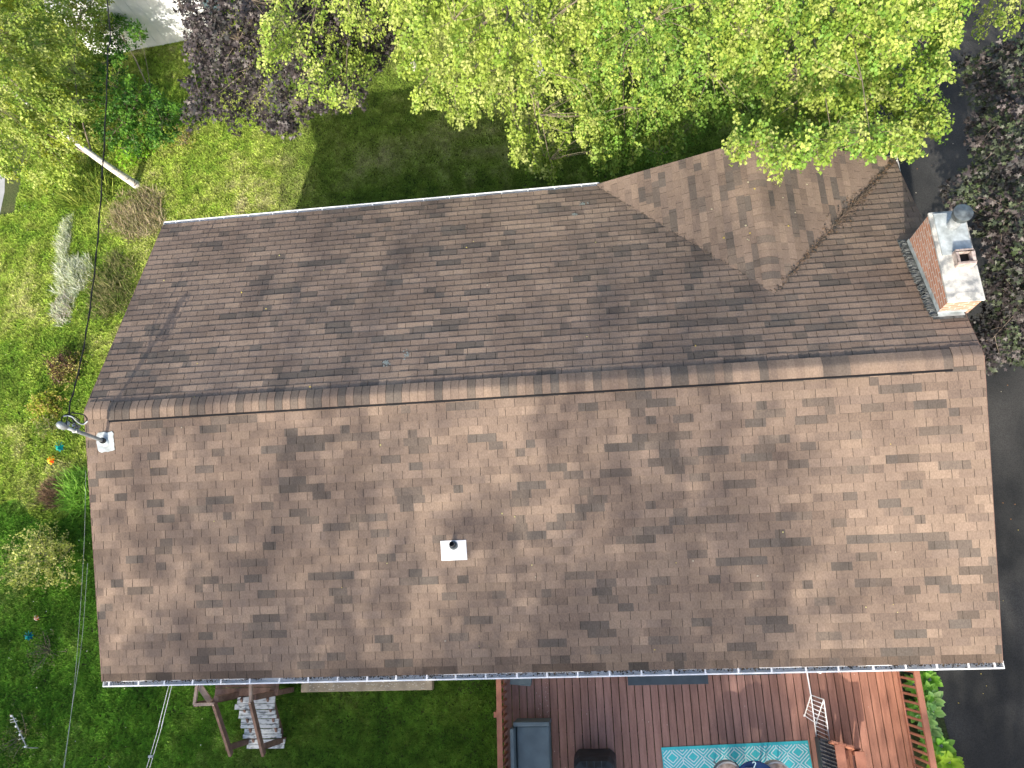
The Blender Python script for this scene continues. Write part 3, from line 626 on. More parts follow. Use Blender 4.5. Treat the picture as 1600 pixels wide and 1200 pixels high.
# wicker basket and wooden armchair
zt = DZ+.45; a = unp(1283,1152,zt); b = unp(1304,1162,zt)
wb = empty('wicker_planter', ((a.x+b.x)/2,a.y-.35,DZ), 'dark woven wicker chair seat beside the white drying rack', 'chair')
q = MB(); P = [unp(1279,1152,zt),unp(1303,1160,zt)]; x0_, x1_ = P[0].x, P[1].x
q.hexa([Vector(p) for p in ((x0_+.03,P[0].y-.75,DZ+.02),(x1_-.03,P[0].y-.75,DZ+.02),(x1_-.03,P[0].y-.1,DZ+.02),(x0_+.03,P[0].y-.04,DZ+.02),(x0_,P[0].y-.8,zt),(x1_+.02,P[0].y-.8,zt),(x1_,P[0].y-.06,zt),(x0_,P[0].y,zt))]); bevel(q.build('wicker_body', M['wicker'], wb), .02)
q = MB()
for k in range(12):
    y = P[0].y-.05-k*.06; q.tube([(x0_,y,zt+.004),((x0_+x1_)/2,y-.05,zt+.016),(x1_,y-.09,zt+.004)], .011, 6)
q.build('weave', M['wicker'], wb)
wb.name = 'wicker_chair'
zt = DZ+.62; ac = empty('wooden_armchair', (unp(1330,1190,zt).x,-6.2,DZ), 'red brown wooden armchair on the deck near the right railing', 'chair')
for (u0, u1, v0) in ((1304,1319,1163),(1335,1351,1174)):
    p0, p1 = unp(u0,v0,zt), unp(u1,v0,zt); dbox('armrest', (p0.x,p0.y-.6,zt-.03), (p1.x,p0.y,zt), M['rail'], ac, .006)
    xm = (p0.x+p1.x)/2; dbox('leg', (xm-.04,p0.y-.1,DZ), (xm+.04,p0.y-.03,zt-.03), M['rail'], ac, .005); dbox('leg', (xm-.04,p0.y-.57,DZ), (xm+.04,p0.y-.5,zt-.03), M['rail'], ac, .005)
pa, pb = unp(1319,1170,zt), unp(1335,1176,zt)
for k in range(3): dbox('seat_slat', (pa.x+.0+k*.06,pa.y-.62,DZ+.36), (pa.x+.055+k*.06,pa.y-.05,DZ+.385), M['rail'], ac, .004)
q = MB(); a, b = unp(1300,1160,DZ+.68), unp(1346,1172,DZ+.55)
for k in range(4):
    t0, t1 = k/4, (k+.92)/4; p0 = a.lerp(b,t0); p1 = a.lerp(b,t1); q.hexa([Vector((p0.x,p0.y-.08,DZ+.3)),Vector((p1.x,p1.y-.08,DZ+.3)),Vector((p1.x,p1.y-.05,DZ+.3)),Vector((p0.x,p0.y-.05,DZ+.3)),p0,p1,p1+Vector((0,.03,0)),p0+Vector((0,.03,0))])
q.build('backrest', M['rail'], ac)
# drying rack
dr_ = empty('drying_rack', (unp(1276,1120,DZ).x,unp(1276,1120,DZ).y,DZ), 'white wire folding clothes drying rack standing on the deck', 'drying rack')
zA = DZ+.95; TA, TB = unp(1267,1086,zA), unp(1287,1093,zA); F1, F2 = unp(1276,1153,DZ+.02), unp(1297,1163,DZ+.02); B1, B2 = unp(1257,1118,DZ+.02), unp(1275,1130,DZ+.02)
def rack(name, a, b, c, d, n):
    q = MB(); q.tube([a,b], .0095, 7); q.tube([c,d], .0095, 7); q.tube([a,c], .008, 7); q.tube([b,d], .008, 7)
    for k in range(1,n): t = k/n; q.tube([a.lerp(b,t), c.lerp(d,t)], .0045, 6)
    q.build(name, M['white_metal'], dr_)
    for p in (b,d): q = MB(); q.box(tuple(p-Vector((.016,.016,.02))), tuple(p+Vector((.016,.016,.012)))); q.build('foot', M['white_metal'], dr_)
rack('front_frame', TA, F1, TB, F2, 10); rack('rear_frame', TA, B1, TB, B2, 6)
q = MB(); q.tube([TA, unp(1260,1046,zA+.1)], .011, 7); q.tube([unp(1272,1048,zA),unp(1283,1051,zA)], .02, 6); q.build('extended_arm', M['white_metal'], dr_)

# ---------------------------------------------------------------- wooden steps with handrails, concrete well
st = empty('wooden_steps', (1.4,-4.9,0), 'weathered grey wooden steps with brown handrails beside the house', 'steps')
zl = .96; lx0 = unp(336,1080,zl).x; lx1 = unp(432,1080,zl).x+.03; ly = unp(400,1087,zl).y
q = MB()
for k in range(6): q.box((lx0,ly+k*.15,zl-.035), (lx1,ly+k*.15+.142,zl))
q.build('landing', M['brownwood'], st)
rows = ((368,428,1089,1110,.80),(374,431,1110,1124,.64),(377,435,1124,1139,.48),(381,439,1139,1155,.32),(386,443,1156,1171,.16))
for i, (u0,u1,v0,v1,z) in enumerate(rows):
    a, b, c = unp(u0,v1,z), unp(u1,v1,z), unp(u1,v0,z); q = MB(); ym = (a.y+c.y)/2
    q.box((a.x+random.uniform(-.01,.01)-.02,a.y+.012,z-.035), (b.x,ym-.004,z)); q.box((a.x+random.uniform(-.02,.02),ym+.004,z-.035), (b.x+random.uniform(-.03,.02),c.y+.01,z-.002))
    q.build('tread', M['tread'], st)
for x in (1.22,1.74): q = MB(); q.beam((x,ly,zl-.2), (x,-5.58,-.02), .04, .22); q.build('stringer', M['brownwood'], st)
zr1, zr0 = zl+.80, .95
def handrail(p_top, p_bot, pb_top, pb_bot):
    """rail plus its two posts"""
    a, b = unp(*p_top,zr1), unp(*p_bot,zr0); q = MB(); q.beam(a, b, .05, .10); h_ = q.build('handrail', M['brownwood'], st)
    q = MB(); q.beam(a+Vector((0,0,.056)), b+Vector((0,0,.056)), .035, .01); q.build('rail_edge', M['palewood'], h_)
    for base, zb, top in ((pb_top, zl, a), (pb_bot, 0, b)):
        p = unp(*base, zb); q = MB(); q.box((p.x-.045,p.y-.045,0), (p.x+.045,p.y+.045,(zr1 if zb else zr0)-.03)); q.build('rail_post', M['brownwood'], h_)
handrail((392,1097),(412,1179),(425,1084),(444,1155)); handrail((335,1100),(361,1179),(369,1086),(391,1157))
q = MB(); a, b, c = unp(335,1100,zr1), unp(304,1101,zr1), unp(309,1064,zr1); q.beam(a,b,.05,.05); q.beam(b,c,.05,.05); q.beam(unp(392,1097,zr1),unp(392,1060,zr1),.05,.06); q.build('landing_rail', M['palewood'], st)
q = MB(); a, b = unp(310,1069,zr1-.1), unp(329,1097,zr1-.1); q.beam(a,b,.10,.03); q.build('diagonal_board', M['palewood'], st)
for uu, vv in ((304,1101),(309,1066)):
    p = unp(uu,vv,zr1); q = MB(); q.box((p.x-.04,p.y-.04,0), (p.x+.04,p.y+.04,zr1-.03)); q.build('rail_post', M['brownwood'], st)
wl = empty('window_well', (3.45,-4.2,0), 'low cream concrete curb around a window well at the house wall', 'window well')
q = MB(); q.box((2.14,-4.64,0), (4.78,-4.44,.2)); q.box((2.14,-4.438,0), (2.36,-3.755,.198)); q.box((4.56,-4.438,0), (4.78,-3.755,.198)); bevel(q.build('curb', M['cream_conc'], wl), .01)
q = MB(); q.box((2.37,-4.43,.002), (4.55,-3.76,.02)); q.build('well_floor', M['asphalt'], wl)
q = MB()
for _ in range(110):
    x = random.uniform(2.3,4.7); y = random.uniform(-4.62,-4.46); s = random.uniform(.008,.035); q.face([(x,y,.2025),(x+s,y+s*.2,.2025),(x+s*.8,y+s*.6,.2025),(x-s*.2,y+s*.5,.2025)], (.6,.58,.5))
q.build('worn_spots', M['petal'], wl)
# clothesline
cl = empty('clothesline', (unp(228,1200,2.4).x,-5.4,2.4), 'twin white clothesline cords running from the eave over the lawn', 'clothesline')
q = MB()
a, b = unp(266,1062,2.75), unp(229,1200,2.3); d = (b-a); e = b + d*5
for s in (0,.055): q.tube(spline([a+Vector((s,0,0)), a.lerp(b,.5)+Vector((s,0,-.02)), b+Vector((s,0,0)), e+Vector((s,0,.4))],6), .0042, 5)
q.build('cord', M['white_metal'], cl)
p = unp(235,1182,2.36); q = MB(); q.box((p.x-.03,p.y-.02,p.z-.02), (p.x+.05,p.y+.02,p.z+.02)); q.build('spreader', M['galv'], cl)
q = MB(); q.tube([(e.x,e.y,0),(e.x,e.y,e.z+.7)], .06, 10); q.build('pole', M['galv'], cl)
q = MB(); q.tube(spline([unp(134,735,2.9),unp(131,860,2.6),unp(118,1050,2.4),unp(99,1210,2.3),unp(60,1500,2.3)],8), .0028, 5)
q.tube(spline([unp(137,880,2.6),unp(128,1000,2.4),unp(112,1110,2.3),unp(95,1230,2.3),unp(60,1500,2.3)],8), .0028, 5)
tag(q.build('guy_wire', M['galv']), 'thin grey wires crossing the grass beside the left house corner', 'wire')

# ---------------------------------------------------------------- garden ornaments
def pinwheel(u, v, h, cols, label, r=.09):
    r *= 1.25; p = unp(u, v, h); e = empty('garden_pinwheel', (p.x,p.y,0), label, 'ornament', None)
    q = MB(); q.tube([(p.x,p.y,0),(p.x,p.y,h)], .006, 6); q.build('stake', M['black'], e)
    q = MB(); T_ = Matrix.Rotation(random.uniform(.2,.5),3,'X') @ Matrix.Rotation(random.uniform(-.4,.4),3,'Y')
    for ring, rr in ((0,r),(1,r*.6)):
        for k in range(8):
            t = 2*math.pi*(k+ring*.5)/8; c = cols[(k+ring)%len(cols)]; L = [Vector((0,0,.01+ring*.02)),Vector((math.cos(t-.3)*rr*.7,math.sin(t-.3)*rr*.7,.03+ring*.02)),Vector((math.cos(t)*rr,math.sin(t)*rr,.0+ring*.02)),Vector((math.cos(t+.35)*rr*.6,math.sin(t+.35)*rr*.6,-.01+ring*.02))]
            q.face([p+T_@x for x in L], c)
    q.build('petals', M['petal'], e)
pinwheel(93,697,.55,[(.0,.22,.20),(.0,.12,.16),(.01,.35,.28)],'teal garden pinwheel in the grass near the roof mast',.11)
pinwheel(80,718,.5,[(.9,.42,.02),(.85,.12,.02),(.9,.65,.05)],'orange and yellow garden pinwheel next to the teal one',.10)
pinwheel(57,965,.4,[(.75,.6,.55),(.6,.15,.04),(.7,.65,.6)],'small white and orange flower ornament below the yellow green shrub',.055)
pinwheel(45,993,.4,[(.0,.2,.22),(.0,.08,.16),(.02,.3,.3)],'small blue and teal pinwheel beside the white flower ornament',.085)
an = empty('metal_trellis', (unp(30,1145,.4).x,unp(30,1145,.4).y,0), 'thin grey metal stake with crosspieces leaning among weeds at lower left', 'garden stake')
q = MB(); a, b = unp(19,1117,.45), unp(42,1168,.3); q.tube([a,b], .011, 7); q.tube([b,Vector((b.x+.05,b.y-.05,0))], .011, 7); q.build('rod', M['galv'], an)
for t, l in ((.12,.08),(.2,.1),(.5,.07),(.72,.09),(.95,.07)):
    p = a.lerp(b,t); q = MB(); q.tube([p-Vector((l,.02,0)),p+Vector((l*.6,.01,0))], .007, 6); q.build('crosspiece', M['galv'], an)
q = MB()
for t in (.03,.35,.6,.97): p = a.lerp(b,t); q.tube([p+Vector((.0,0,.01)),p+Vector((.0,0,.045))], .02, 8)
q.build('insulator', M['white_metal'], an)

# ---------------------------------------------------------------- shed in the far corner
sh = empty('garden_shed', (-3,13,0), 'white walled garden shed with grey roof behind the trees at the top left', 'shed')
ga, gb2 = unp(200,82,0), unp(297,63,0); dw = (gb2-ga).normalized(); nw = Vector((-dw.y,dw.x,0)); wh = 1.85
wa, wb_ = ga-dw*.9, gb2+dw*.9
def prism(name, a, b, n0, n1, z0, z1, m, z0b=None, z1b=None):
    q = MB(); z0b = z0 if z0b is None else z0b; z1b = z1 if z1b is None else z1b
    q.hexa([Vector((*(a+nw*n0).xy,z0)),Vector((*(b+nw*n0).xy,z0)),Vector((*(b+nw*n1).xy,z0b)),Vector((*(a+nw*n1).xy,z0b)),Vector((*(a+nw*n0).xy,z1)),Vector((*(b+nw*n0).xy,z1)),Vector((*(b+nw*n1).xy,z1b)),Vector((*(a+nw*n1).xy,z1b))]); return q.build(name, m, sh)
prism('shed_wall', wa, wb_, 0, 2.4, 0, wh, M['shed_roof'])
q = MB(); L_ = (wb_-wa).length
for k in range(1,14):
    c = wa+dw*(L_*k/14); q.beam(Vector((c.x,c.y,.05))-nw*.006, Vector((c.x,c.y,wh-.12))-nw*.006, .022, .012, up=tuple(nw))
q.build('wall_batten', M['shed_roof'], sh)
prism('eave_trim', wa-dw*.1, wb_+dw*.1, -.16, -.04, wh-.02, wh+.06, M['white_metal'])
prism('roof_panel', wa-dw*.1, wb_+dw*.1, -.035, 1.25, wh+.005, wh+.065, M['shed_grey'], wh+.405, wh+.465)
prism('roof_panel', wa-dw*.1, wb_+dw*.1, 1.255, 2.55, wh+.405, wh+.465, M['shed_grey'], wh+.005, wh+.065)

# ---------------------------------------------------------------- plants
def in_poly(u, v, poly):
    ins = np.zeros(len(u), bool); n = len(poly)
    for i in range(n):
        x0, y0 = poly[i]; x1, y1 = poly[(i+1)%n]; c = ((y0 > v) != (y1 > v)) & (u < (x1-x0)*(v-y0)/(y1-y0+1e-9)+x0); ins ^= c
    return ins
def branch(mb, a, b, r0, r1, sag=.0, n=5, k=5, wob=.08, m=0):
    a, b = Vector(a), Vector(b); L_ = (b-a).length; pts = []; off = Vector((random.gauss(0,wob),random.gauss(0,wob),random.gauss(0,wob)))*L_
    for i in range(n+1):
        t = i/n; pts.append(a.lerp(b,t)+off*math.sin(math.pi*t)*.6+Vector((0,0,sag*math.sin(math.pi*t)*L_)))
    mb.tube(pts, [r0+(r1-r0)*i/n for i in range(n+1)], k, cap=False, m=m); return pts
def sprays(centres, outd, n_leaf, rad, T, size, cols, droop=.5, var=.09, flat=.5):
    """bunches of leaves strung along short drooping twigs"""
    N = len(centres); c = np.repeat(centres, n_leaf, 0); o = np.repeat(outd, n_leaf, 0)
    t = rng.random((N*n_leaf,1)); jit = rng.normal(0,1,(N*n_leaf,3))*rad*.38
    hang = o + np.array([0,0,-droop]); hang /= np.linalg.norm(hang,axis=1,keepdims=True)
    p = c + hang*(t-.35)*rad*1.7 + jit*(1-.45*t)
    yd = o*.6 + unit(len(p))*.75 + np.array([0,0,-droop]); zd = np.array([0,-.25,1.])*flat + np.repeat(unit(N),n_leaf,0)*.55 + unit(len(p))*.5
    cc = np.repeat(pick(cols, N, .10), n_leaf, 0)*(1+rng.normal(0,var,(len(p),1)))
    return scatter(T, p, yd, zd, size*rng.uniform(.6,1.2,len(p)), np.clip(cc,.002,1))
def crown_points(cen, rad, poly, n, depth=.55):
    """points on the near side of an ellipsoid whose picture falls inside the outline seen in the photo"""
    cen = np.array(cen); rad = np.array(rad); us = [p[0] for p in poly]; vs = [p[1] for p in poly]
    R_ = np.array(Rm); C = np.array(CAM); out = []
    u = rng.uniform(min(us),max(us),n*6); v = rng.uniform(min(vs),max(vs),n*6); m = in_poly(u,v,poly); u, v = u[m][:n], v[m][:n]
    d = np.stack([(u-800)/F,-(v-600)/F,-np.ones(len(u))],1) @ R_.T; d /= np.linalg.norm(d,axis=1,keepdims=True)
    oc = (C-cen)/rad; dd = d/rad; a = (dd**2).sum(1); b = (dd*oc).sum(1); c = (oc**2).sum()-1; disc = b*b-a*c
    t = np.where(disc > 0, (-b-np.sqrt(np.maximum(disc,0)))/a, -b/a)
    t = t + 1.5*(vnoise(u,v,.017,21)*.7+vnoise(u,v,.036,22)*.5-.35) + rng.exponential(depth, len(t)) * np.where(disc>0,1,.4) + rng.normal(0,.2,len(t))
    return C + d*t[:,None]
def shell_points(cen, rad, n, hidden=True, lo=.7):
    q = unit(n*3)*rng.uniform(lo,1.02,(n*3,1)); p = np.array(cen)+q*np.array(rad)
    if hidden:
        pr = np.array([proj(a) for a in p]); m = (pr[:,1] < -25)|(pr[:,0] < -40)|(pr[:,0] > 1640)|(pr[:,1] > 1240); p = p[m]
    return p[:n]
def tree(name, label, cat, base, cen, rad, poly, n, nleaf, srad, T, size, cols, bark, leafmat, n_hidden=250, top=None, tr=.13, group=None, droop=.5, depth=.55, limbs=26, lean=None, twigs=.25, over=False):
    e = empty(name, (base[0],base[1],0), label, cat, group)
    pts = crown_points(cen, rad, poly, n, depth) if poly else np.zeros((0,3))
    if over: ou, ov = rng.uniform(1120,1440,900), rng.uniform(195,285,900); mo = in_poly(ou,ov,poly); pts = np.concatenate([pts, np.array([tuple(unp(a_,b_,random.uniform(4.9,5.7))) for a_, b_ in zip(ou[mo][:150],ov[mo][:150])])])
    if lean: k_ = 110; ex_ = np.array([tuple(unp(random.uniform(40,122),random.uniform(150,228),random.uniform(1.9,2.9))) for _ in range(k_)]); pts = np.concatenate([pts, ex_])
    hid = shell_points(cen, rad, n_hidden, bool(poly)); allp = np.concatenate([pts, hid]) if len(pts) else hid
    allp = allp[allp[:,2] > .4]
    cl_ = vnoise(allp[:,0]+allp[:,2]*.7, allp[:,1]-allp[:,2]*.9, 1.9, 11); allp = allp[(cl_ > .30)|(rng.random(len(allp)) < .28)]
    cen_ = np.array(cen); od = (allp-cen_)/np.array(rad); od[:,2] *= .6; od /= np.linalg.norm(od,axis=1,keepdims=True)+1e-6
    o = mesh_scatter('crown', [sprays(allp, od, nleaf, srad, T, size, cols, droop)], leafmat, e)
    mb = MB(); topz = cen[2]+rad[2]*.55 if not lean else 2.0; B = Vector((base[0],base[1],0)); mid = Vector(lean) if lean else B.lerp(Vector((cen[0],cen[1],topz)),.45); tp = Vector((cen[0],cen[1],topz))
    tk = spline([B,mid,tp],7); nT = len(tk); mb.tube([tk[0]-Vector((0,0,.1))]+tk, [tr*1.15]+[tr*(1-.82*i/(nT-1)) for i in range(nT)], 10, cap=False)
    idx = rng.choice(len(allp), min(limbs,len(allp)), replace=False); ends = []
    for i in idx:
        p = Vector(allp[i]); k = min(range(nT), key=lambda j: abs(tk[j].z-(p.z-.35*(Vector((p.x,p.y,0))-Vector((tk[j].x,tk[j].y,0))).length)))
        k = min(max(k, int(nT*random.uniform(.3,.6))), nT-2); ends.append(branch(mb, tk[k], p, tr*(1-.8*k/nT)*.32, .005, sag=.06, m=1))
    tb_ = mb; nodes = [q for b_ in ends for q in b_[2:]]
    if nodes:
        NA = np.array([tuple(q) for q in nodes])
        for i in rng.choice(len(allp), int(len(allp)*twigs), replace=False):
            p = allp[i]; j = ((NA-p)**2).sum(1).argmin()
            if ((NA[j]-p)**2).sum() < 1.6: branch(tb_, NA[j], p, .006, .002, sag=.05, n=3, k=4, wob=.12, m=1)
    mb.build('trunk', [bark, M['twig']], e, smooth=True)
    return e
BIR = [(.33,.43,.075),(.38,.47,.10),(.29,.40,.065),(.44,.50,.15),(.22,.34,.05)]
BIRG = [(.18,.33,.05),(.22,.37,.06),(.14,.27,.04),(.28,.40,.08),(.25,.38,.07)]
TL = T_leaf(.40,.10)
polyA = [(590,-40),(612,30),(620,70),(608,98),(650,118),(645,160),(672,168),(688,160),(712,192),(742,188),(755,165),(782,175),(795,200),(800,250),(822,260),(845,262),(862,285),(872,262),(888,226),(915,238),(960,240),(960,-40)]
polyB = [(905,-40),(905,200),(922,250),(950,262),(985,262),(1010,252),(1035,262),(1048,255),(1062,225),(1088,212),(1110,195),(1130,190),(1180,180),(1180,-40)]
polyC = [(1120,-40),(1130,190),(1142,232),(1160,240),(1190,238),(1222,276),(1245,262),(1262,250),(1290,245),(1340,232),(1368,240),(1385,228),(1402,230),(1432,243),(1440,222),(1432,200),(1470,210),(1480,190),(1478,160),(1462,150),(1455,128),(1485,110),(1474,85),(1492,60),(1500,20),(1520,0),(1530,-40)]
tree('birch_tree', 'yellow green birch, left of the three large crowns behind the house', 'tree', (7.4,9.6), (7.2,8.9,5.6), (2.9,3.4,3.6), polyA, 1250, 28, .15, TL, .066, BIR, M['birch'], M['leaf'], 260, group='tall birches behind the house')
tree('birch_tree', 'middle large birch crown behind the house, its leaves a deeper green', 'tree', (9.9,10.2), (9.8,9.0,5.5), (2.7,3.6,3.5), polyB, 1050, 28, .15, TL, .065, BIRG+BIR[:2], M['birch'], M['leaf'], 260, group='tall birches behind the house', depth=.7)
tree('birch_tree', 'right large birch, yellow green and drooping over the cross gable', 'tree', (12.6,9.6), (12.3,8.4,5.7), (3.0,3.6,3.5), polyC, 1850, 28, .15, TL, .066, BIR+BIRG[:2], M['birch'], M['leaf'], 300, group='tall birches behind the house', over=True)
polyD = [(415,-40),(425,20),(405,45),(410,75),(402,95),(425,105),(432,80),(455,85),(470,95),(472,140),(482,155),(500,150),(520,155),(545,165),(565,160),(562,135),(585,110),(575,75),(592,80),(600,40),(590,-40)]
tree('birch_tree', 'slender young birch in front of the purple maple', 'tree', (4.2,10.2), (4.6,9.0,6.3), (1.3,2.6,2.6), polyD, 420, 22, .15, TL, .058, BIR, M['birch'], M['leaf'], 90, tr=.07, depth=.35)
polyE = [(1485,-40),(1500,12),(1530,20),(1528,48),(1540,52),(1562,40),(1565,72),(1575,60),(1600,45),(1640,60),(1640,-40)]
tree('birch_tree', 'birch branch tips over the driveway at the top right corner', 'tree', (17.8,11.2), (17.3,9.6,5.2), (2.3,2.8,2.8), polyE, 85, 20, .15, TL, .060, BIR, M['birch'], M['leaf'], 220, tr=.1, depth=.2)
PUR = [(.036,.030,.032),(.05,.042,.043),(.026,.022,.024),(.07,.058,.058),(.045,.045,.042)]
TM = T_maple()
polyF = [(270,-40),(285,5),(300,45),(292,70),(300,95),(282,120),(300,140),(285,178),(300,192),(345,172),(352,185),(372,205),(400,180),(430,200),(462,205),(470,185),(490,180),(470,168),(500,160),(545,165),(575,150),(575,120),(600,85),(640,70),(640,-40)]
tree('purple_maple', 'dark purple leaved maple behind the house, left of the birches', 'tree', (2.7,10.2), (3.0,9.3,4.0), (2.6,2.7,2.6), polyF, 1300, 12, .17, TM, .105, PUR, M['bark'], M['maple'], 130, depth=.35)
polyG = [(1640,60),(1560,75),(1500,95),(1510,120),(1530,130),(1520,150),(1545,165),(1520,205),(1535,240),(1490,290),(1490,320),(1530,325),(1540,375),(1560,400),(1535,440),(1540,480),(1510,500),(1515,525),(1535,560),(1550,585),(1575,570),(1600,560),(1640,560)]
tree('purple_maple', 'dark purple and green leaved maple overhanging the driveway at right', 'tree', (17.6,3.6), (17.1,3.6,3.7), (2.5,3.7,2.3), polyG, 800, 12, .17, TM, .10, PUR+[(.05,.075,.03),(.07,.09,.05),(.045,.06,.035)], M['bark'], M['maple'], 330, depth=.35)
polyH = [(-40,-40),(170,-40),(165,20),(160,70),(150,120),(160,150),(170,190),(150,215),(150,240),(120,225),(110,250),(125,270),(100,290),(60,295),(40,275),(0,270),(-40,280)]
bt = unp(128,230,1.5)
tree('birch_tree', 'leaning birch with white trunk and yellow green leaves at top left', 'tree', (-3.08,7.53), (-5.6,9.4,3.4), (2.4,3.0,2.3), polyH, 1500, 26, .16, TL, .066, BIR+[(.25,.3,.03)], M['birch'], M['leaf'], 120, tr=.105, limbs=7, lean=tuple(bt), depth=.45)
LIL = [(.06,.17,.02),(.09,.22,.025),(.12,.26,.03),(.04,.12,.015)]
polyI = [(150,20),(185,25),(215,30),(232,55),(205,75),(190,90),(205,130),(240,140),(275,165),(285,180),(272,205),(240,225),(215,235),(175,225),(150,200)]
tree('green_bush', 'dark green leafy bush between the leaning birch and purple maple', 'bush', (-2.2,9.3), (-2.6,9.1,.9), (1.5,2.0,1.0), polyI, 520, 20, .14, TL, .07, LIL, M['bark'], M['leaf'], 10, tr=.05, limbs=14, depth=.25)

def shrub(name, label, cat, u, v, rx, ry, h, n, T, size, cols, nleaf=10, droop=.1, stems=14, mat_=None, up=.5):
    p = unp(u, v, h*.4); e = empty(name, (p.x,p.y,0), label, cat)
    q = unit(n)*rng.random((n,1))**.4; q[:,2] = np.abs(q[:,2]); aa_ = np.arctan2(q[:,1],q[:,0]); kk_ = (.55+.75*vnoise(np.cos(aa_)*2+u,np.sin(aa_)*2+v,1.6,5))[:,None]; c = np.array([p.x,p.y,.03]) + q*np.array([rx,ry,h])*kk_
    od = q + np.array([0,0,up]); od /= np.linalg.norm(od,axis=1,keepdims=True)
    mesh_scatter('foliage', [sprays(c, od, nleaf, size*2.2, T, size, cols, droop)], mat_ or M['leaf'], e)
    mb = MB()
    for i in rng.choice(n, min(stems,n), replace=False): branch(mb, (p.x+random.uniform(-.05,.05),p.y+random.uniform(-.05,.05),0), c[i], .009, .004, n=3, k=4)
    mb.build('stem', M['twig'], e); return e
def grass_clump(name, label, cat, u, v, r, h, n, cols, lean=.9, w=.05, ry=None):
    p = unp(u, v, h*.3); T = T_tuft(3,lean,w); a = rng.uniform(0,2*math.pi,n); rr = rng.random(n)**.6; ry = ry or r; k = .7+.6*vnoise(np.cos(a)*2+u, np.sin(a)*2+v, 1.3, 6)
    pos = np.stack([p.x+np.cos(a)*rr*r*k, p.y+np.sin(a)*rr*ry*k, rng.uniform(0,.5,n)*h*(1-rr)],1); yd = np.stack([np.cos(a),np.sin(a),np.zeros(n)],1)*.5+unit(n); yd[:,2] = 0
    o = mesh_scatter(name, [scatter(T, pos, yd, np.tile((0,0,1.),(n,1))+rng.normal(0,.35,(n,3)), h*rng.uniform(.2,.62,n), pick(cols,n,.25))], M['grass']); return tag(o, label, cat)
shrub('flowering_shrub', 'dark reddish shrub with yellow leaves under the power cable', 'shrub', 100, 575, .42, .5, .5, 240, TL, .045, [(.14,.07,.05),(.42,.4,.10),(.08,.09,.03),(.4,.36,.12),(.10,.05,.04)])
shrub('yellow_perennial', 'low yellow green plants beside the roof mast head', 'plant', 72, 635, .48, .4, .25, 260, TL, .045, [(.42,.5,.06),(.5,.52,.08),(.5,.38,.12),(.28,.42,.05)])
shrub('low_plant', 'pale olive plant in the grass just above the teal pinwheel', 'plant', 72, 668, .4, .25, .3, 60, TL, .045, [(.22,.27,.06),(.3,.3,.12),(.12,.2,.04)])
grass_clump('dried_tuft', 'dried brown grass tuft below the orange pinwheel', 'plant', 83, 768, .34, .35, 600, [(.25,.16,.10),(.3,.2,.13),(.16,.11,.06)])
grass_clump('ornamental_grass', 'bright green tuft of long ornamental grass against the house wall', 'plant', 118, 765, .5, .5, 420, [(.2,.42,.05),(.26,.48,.07),(.15,.32,.04)])
shrub('golden_shrub', 'spreading yellow green shrub with feathery leaves left of the house', 'shrub', 64, 872, .85, .8, 1.1, 300, TL, .052, [(.45,.50,.12),(.55,.56,.2),(.36,.42,.08),(.3,.33,.1)], stems=30)
shrub('weedy_plant', 'dark green twiggy plant beside the small blue pinwheel', 'plant', 66, 1020, .42, .45, .5, 60, TL, .045, [(.05,.12,.02),(.08,.16,.03),(.14,.17,.06)], nleaf=7, stems=24)
shrub('weedy_plant', 'olive weeds growing around the metal stake at lower left', 'plant', 32, 1148, .45, .55, .35, 80, TL, .045, [(.1,.17,.03),(.16,.2,.05),(.07,.13,.02)], nleaf=8)
SIL = [(.62,.66,.52),(.75,.77,.66),(.48,.55,.38),(.4,.45,.22)]
grass_clump('silver_plant', 'silvery white foliage plant, the upper narrow one in the left bed', 'plant', 100, 375, .2, .3, 620, SIL, ry=.85, lean=.6)
grass_clump('silver_plant', 'silvery white foliage plant, the large middle mound in the left bed', 'plant', 112, 430, .48, .35, 900, SIL, ry=.6, lean=.6)
grass_clump('silver_plant', 'silvery white foliage plant, the lowest clump at the bed edge', 'plant', 97, 478, .3, .3, 480, SIL+[(.5,.42,.4)], ry=.5, lean=.6)
grass_clump('dry_weeds', 'patch of dry tan weeds at the foot of the leaning birch', 'plant', 212, 335, .85, .35, 1100, [(.36,.30,.17),(.28,.22,.14),(.42,.36,.24),(.2,.22,.08)], lean=1., ry=.8)
grass_clump('dry_weeds', 'brown green weeds between the silver plants and the roof edge', 'plant', 170, 450, .6, .4, 800, [(.14,.17,.05),(.2,.2,.08),(.10,.15,.03),(.28,.26,.12)], lean=.9, ry=.9)
grass_clump('tall_weeds', 'yellow green tall weeds beside the leaning birch trunk', 'plant', 130, 290, .7, .6, 700, [(.2,.3,.04),(.3,.36,.07),(.12,.2,.03)], lean=.8, ry=.6)
shrub('lime_plant', 'bright lime green broad leaved plant under the dark green bush', 'plant', 208, 245, .42, .28, .4, 45, TM, .09, [(.25,.5,.03),(.32,.58,.04),(.2,.42,.03)], nleaf=6, stems=8)
shrub('goldenrod', 'straggly yellow goldenrod between the bush and the sunny lawn', 'plant', 284, 215, .3, .45, .6, 50, TL, .04, [(.4,.38,.08),(.25,.28,.06),(.3,.2,.08)], nleaf=7, stems=20)
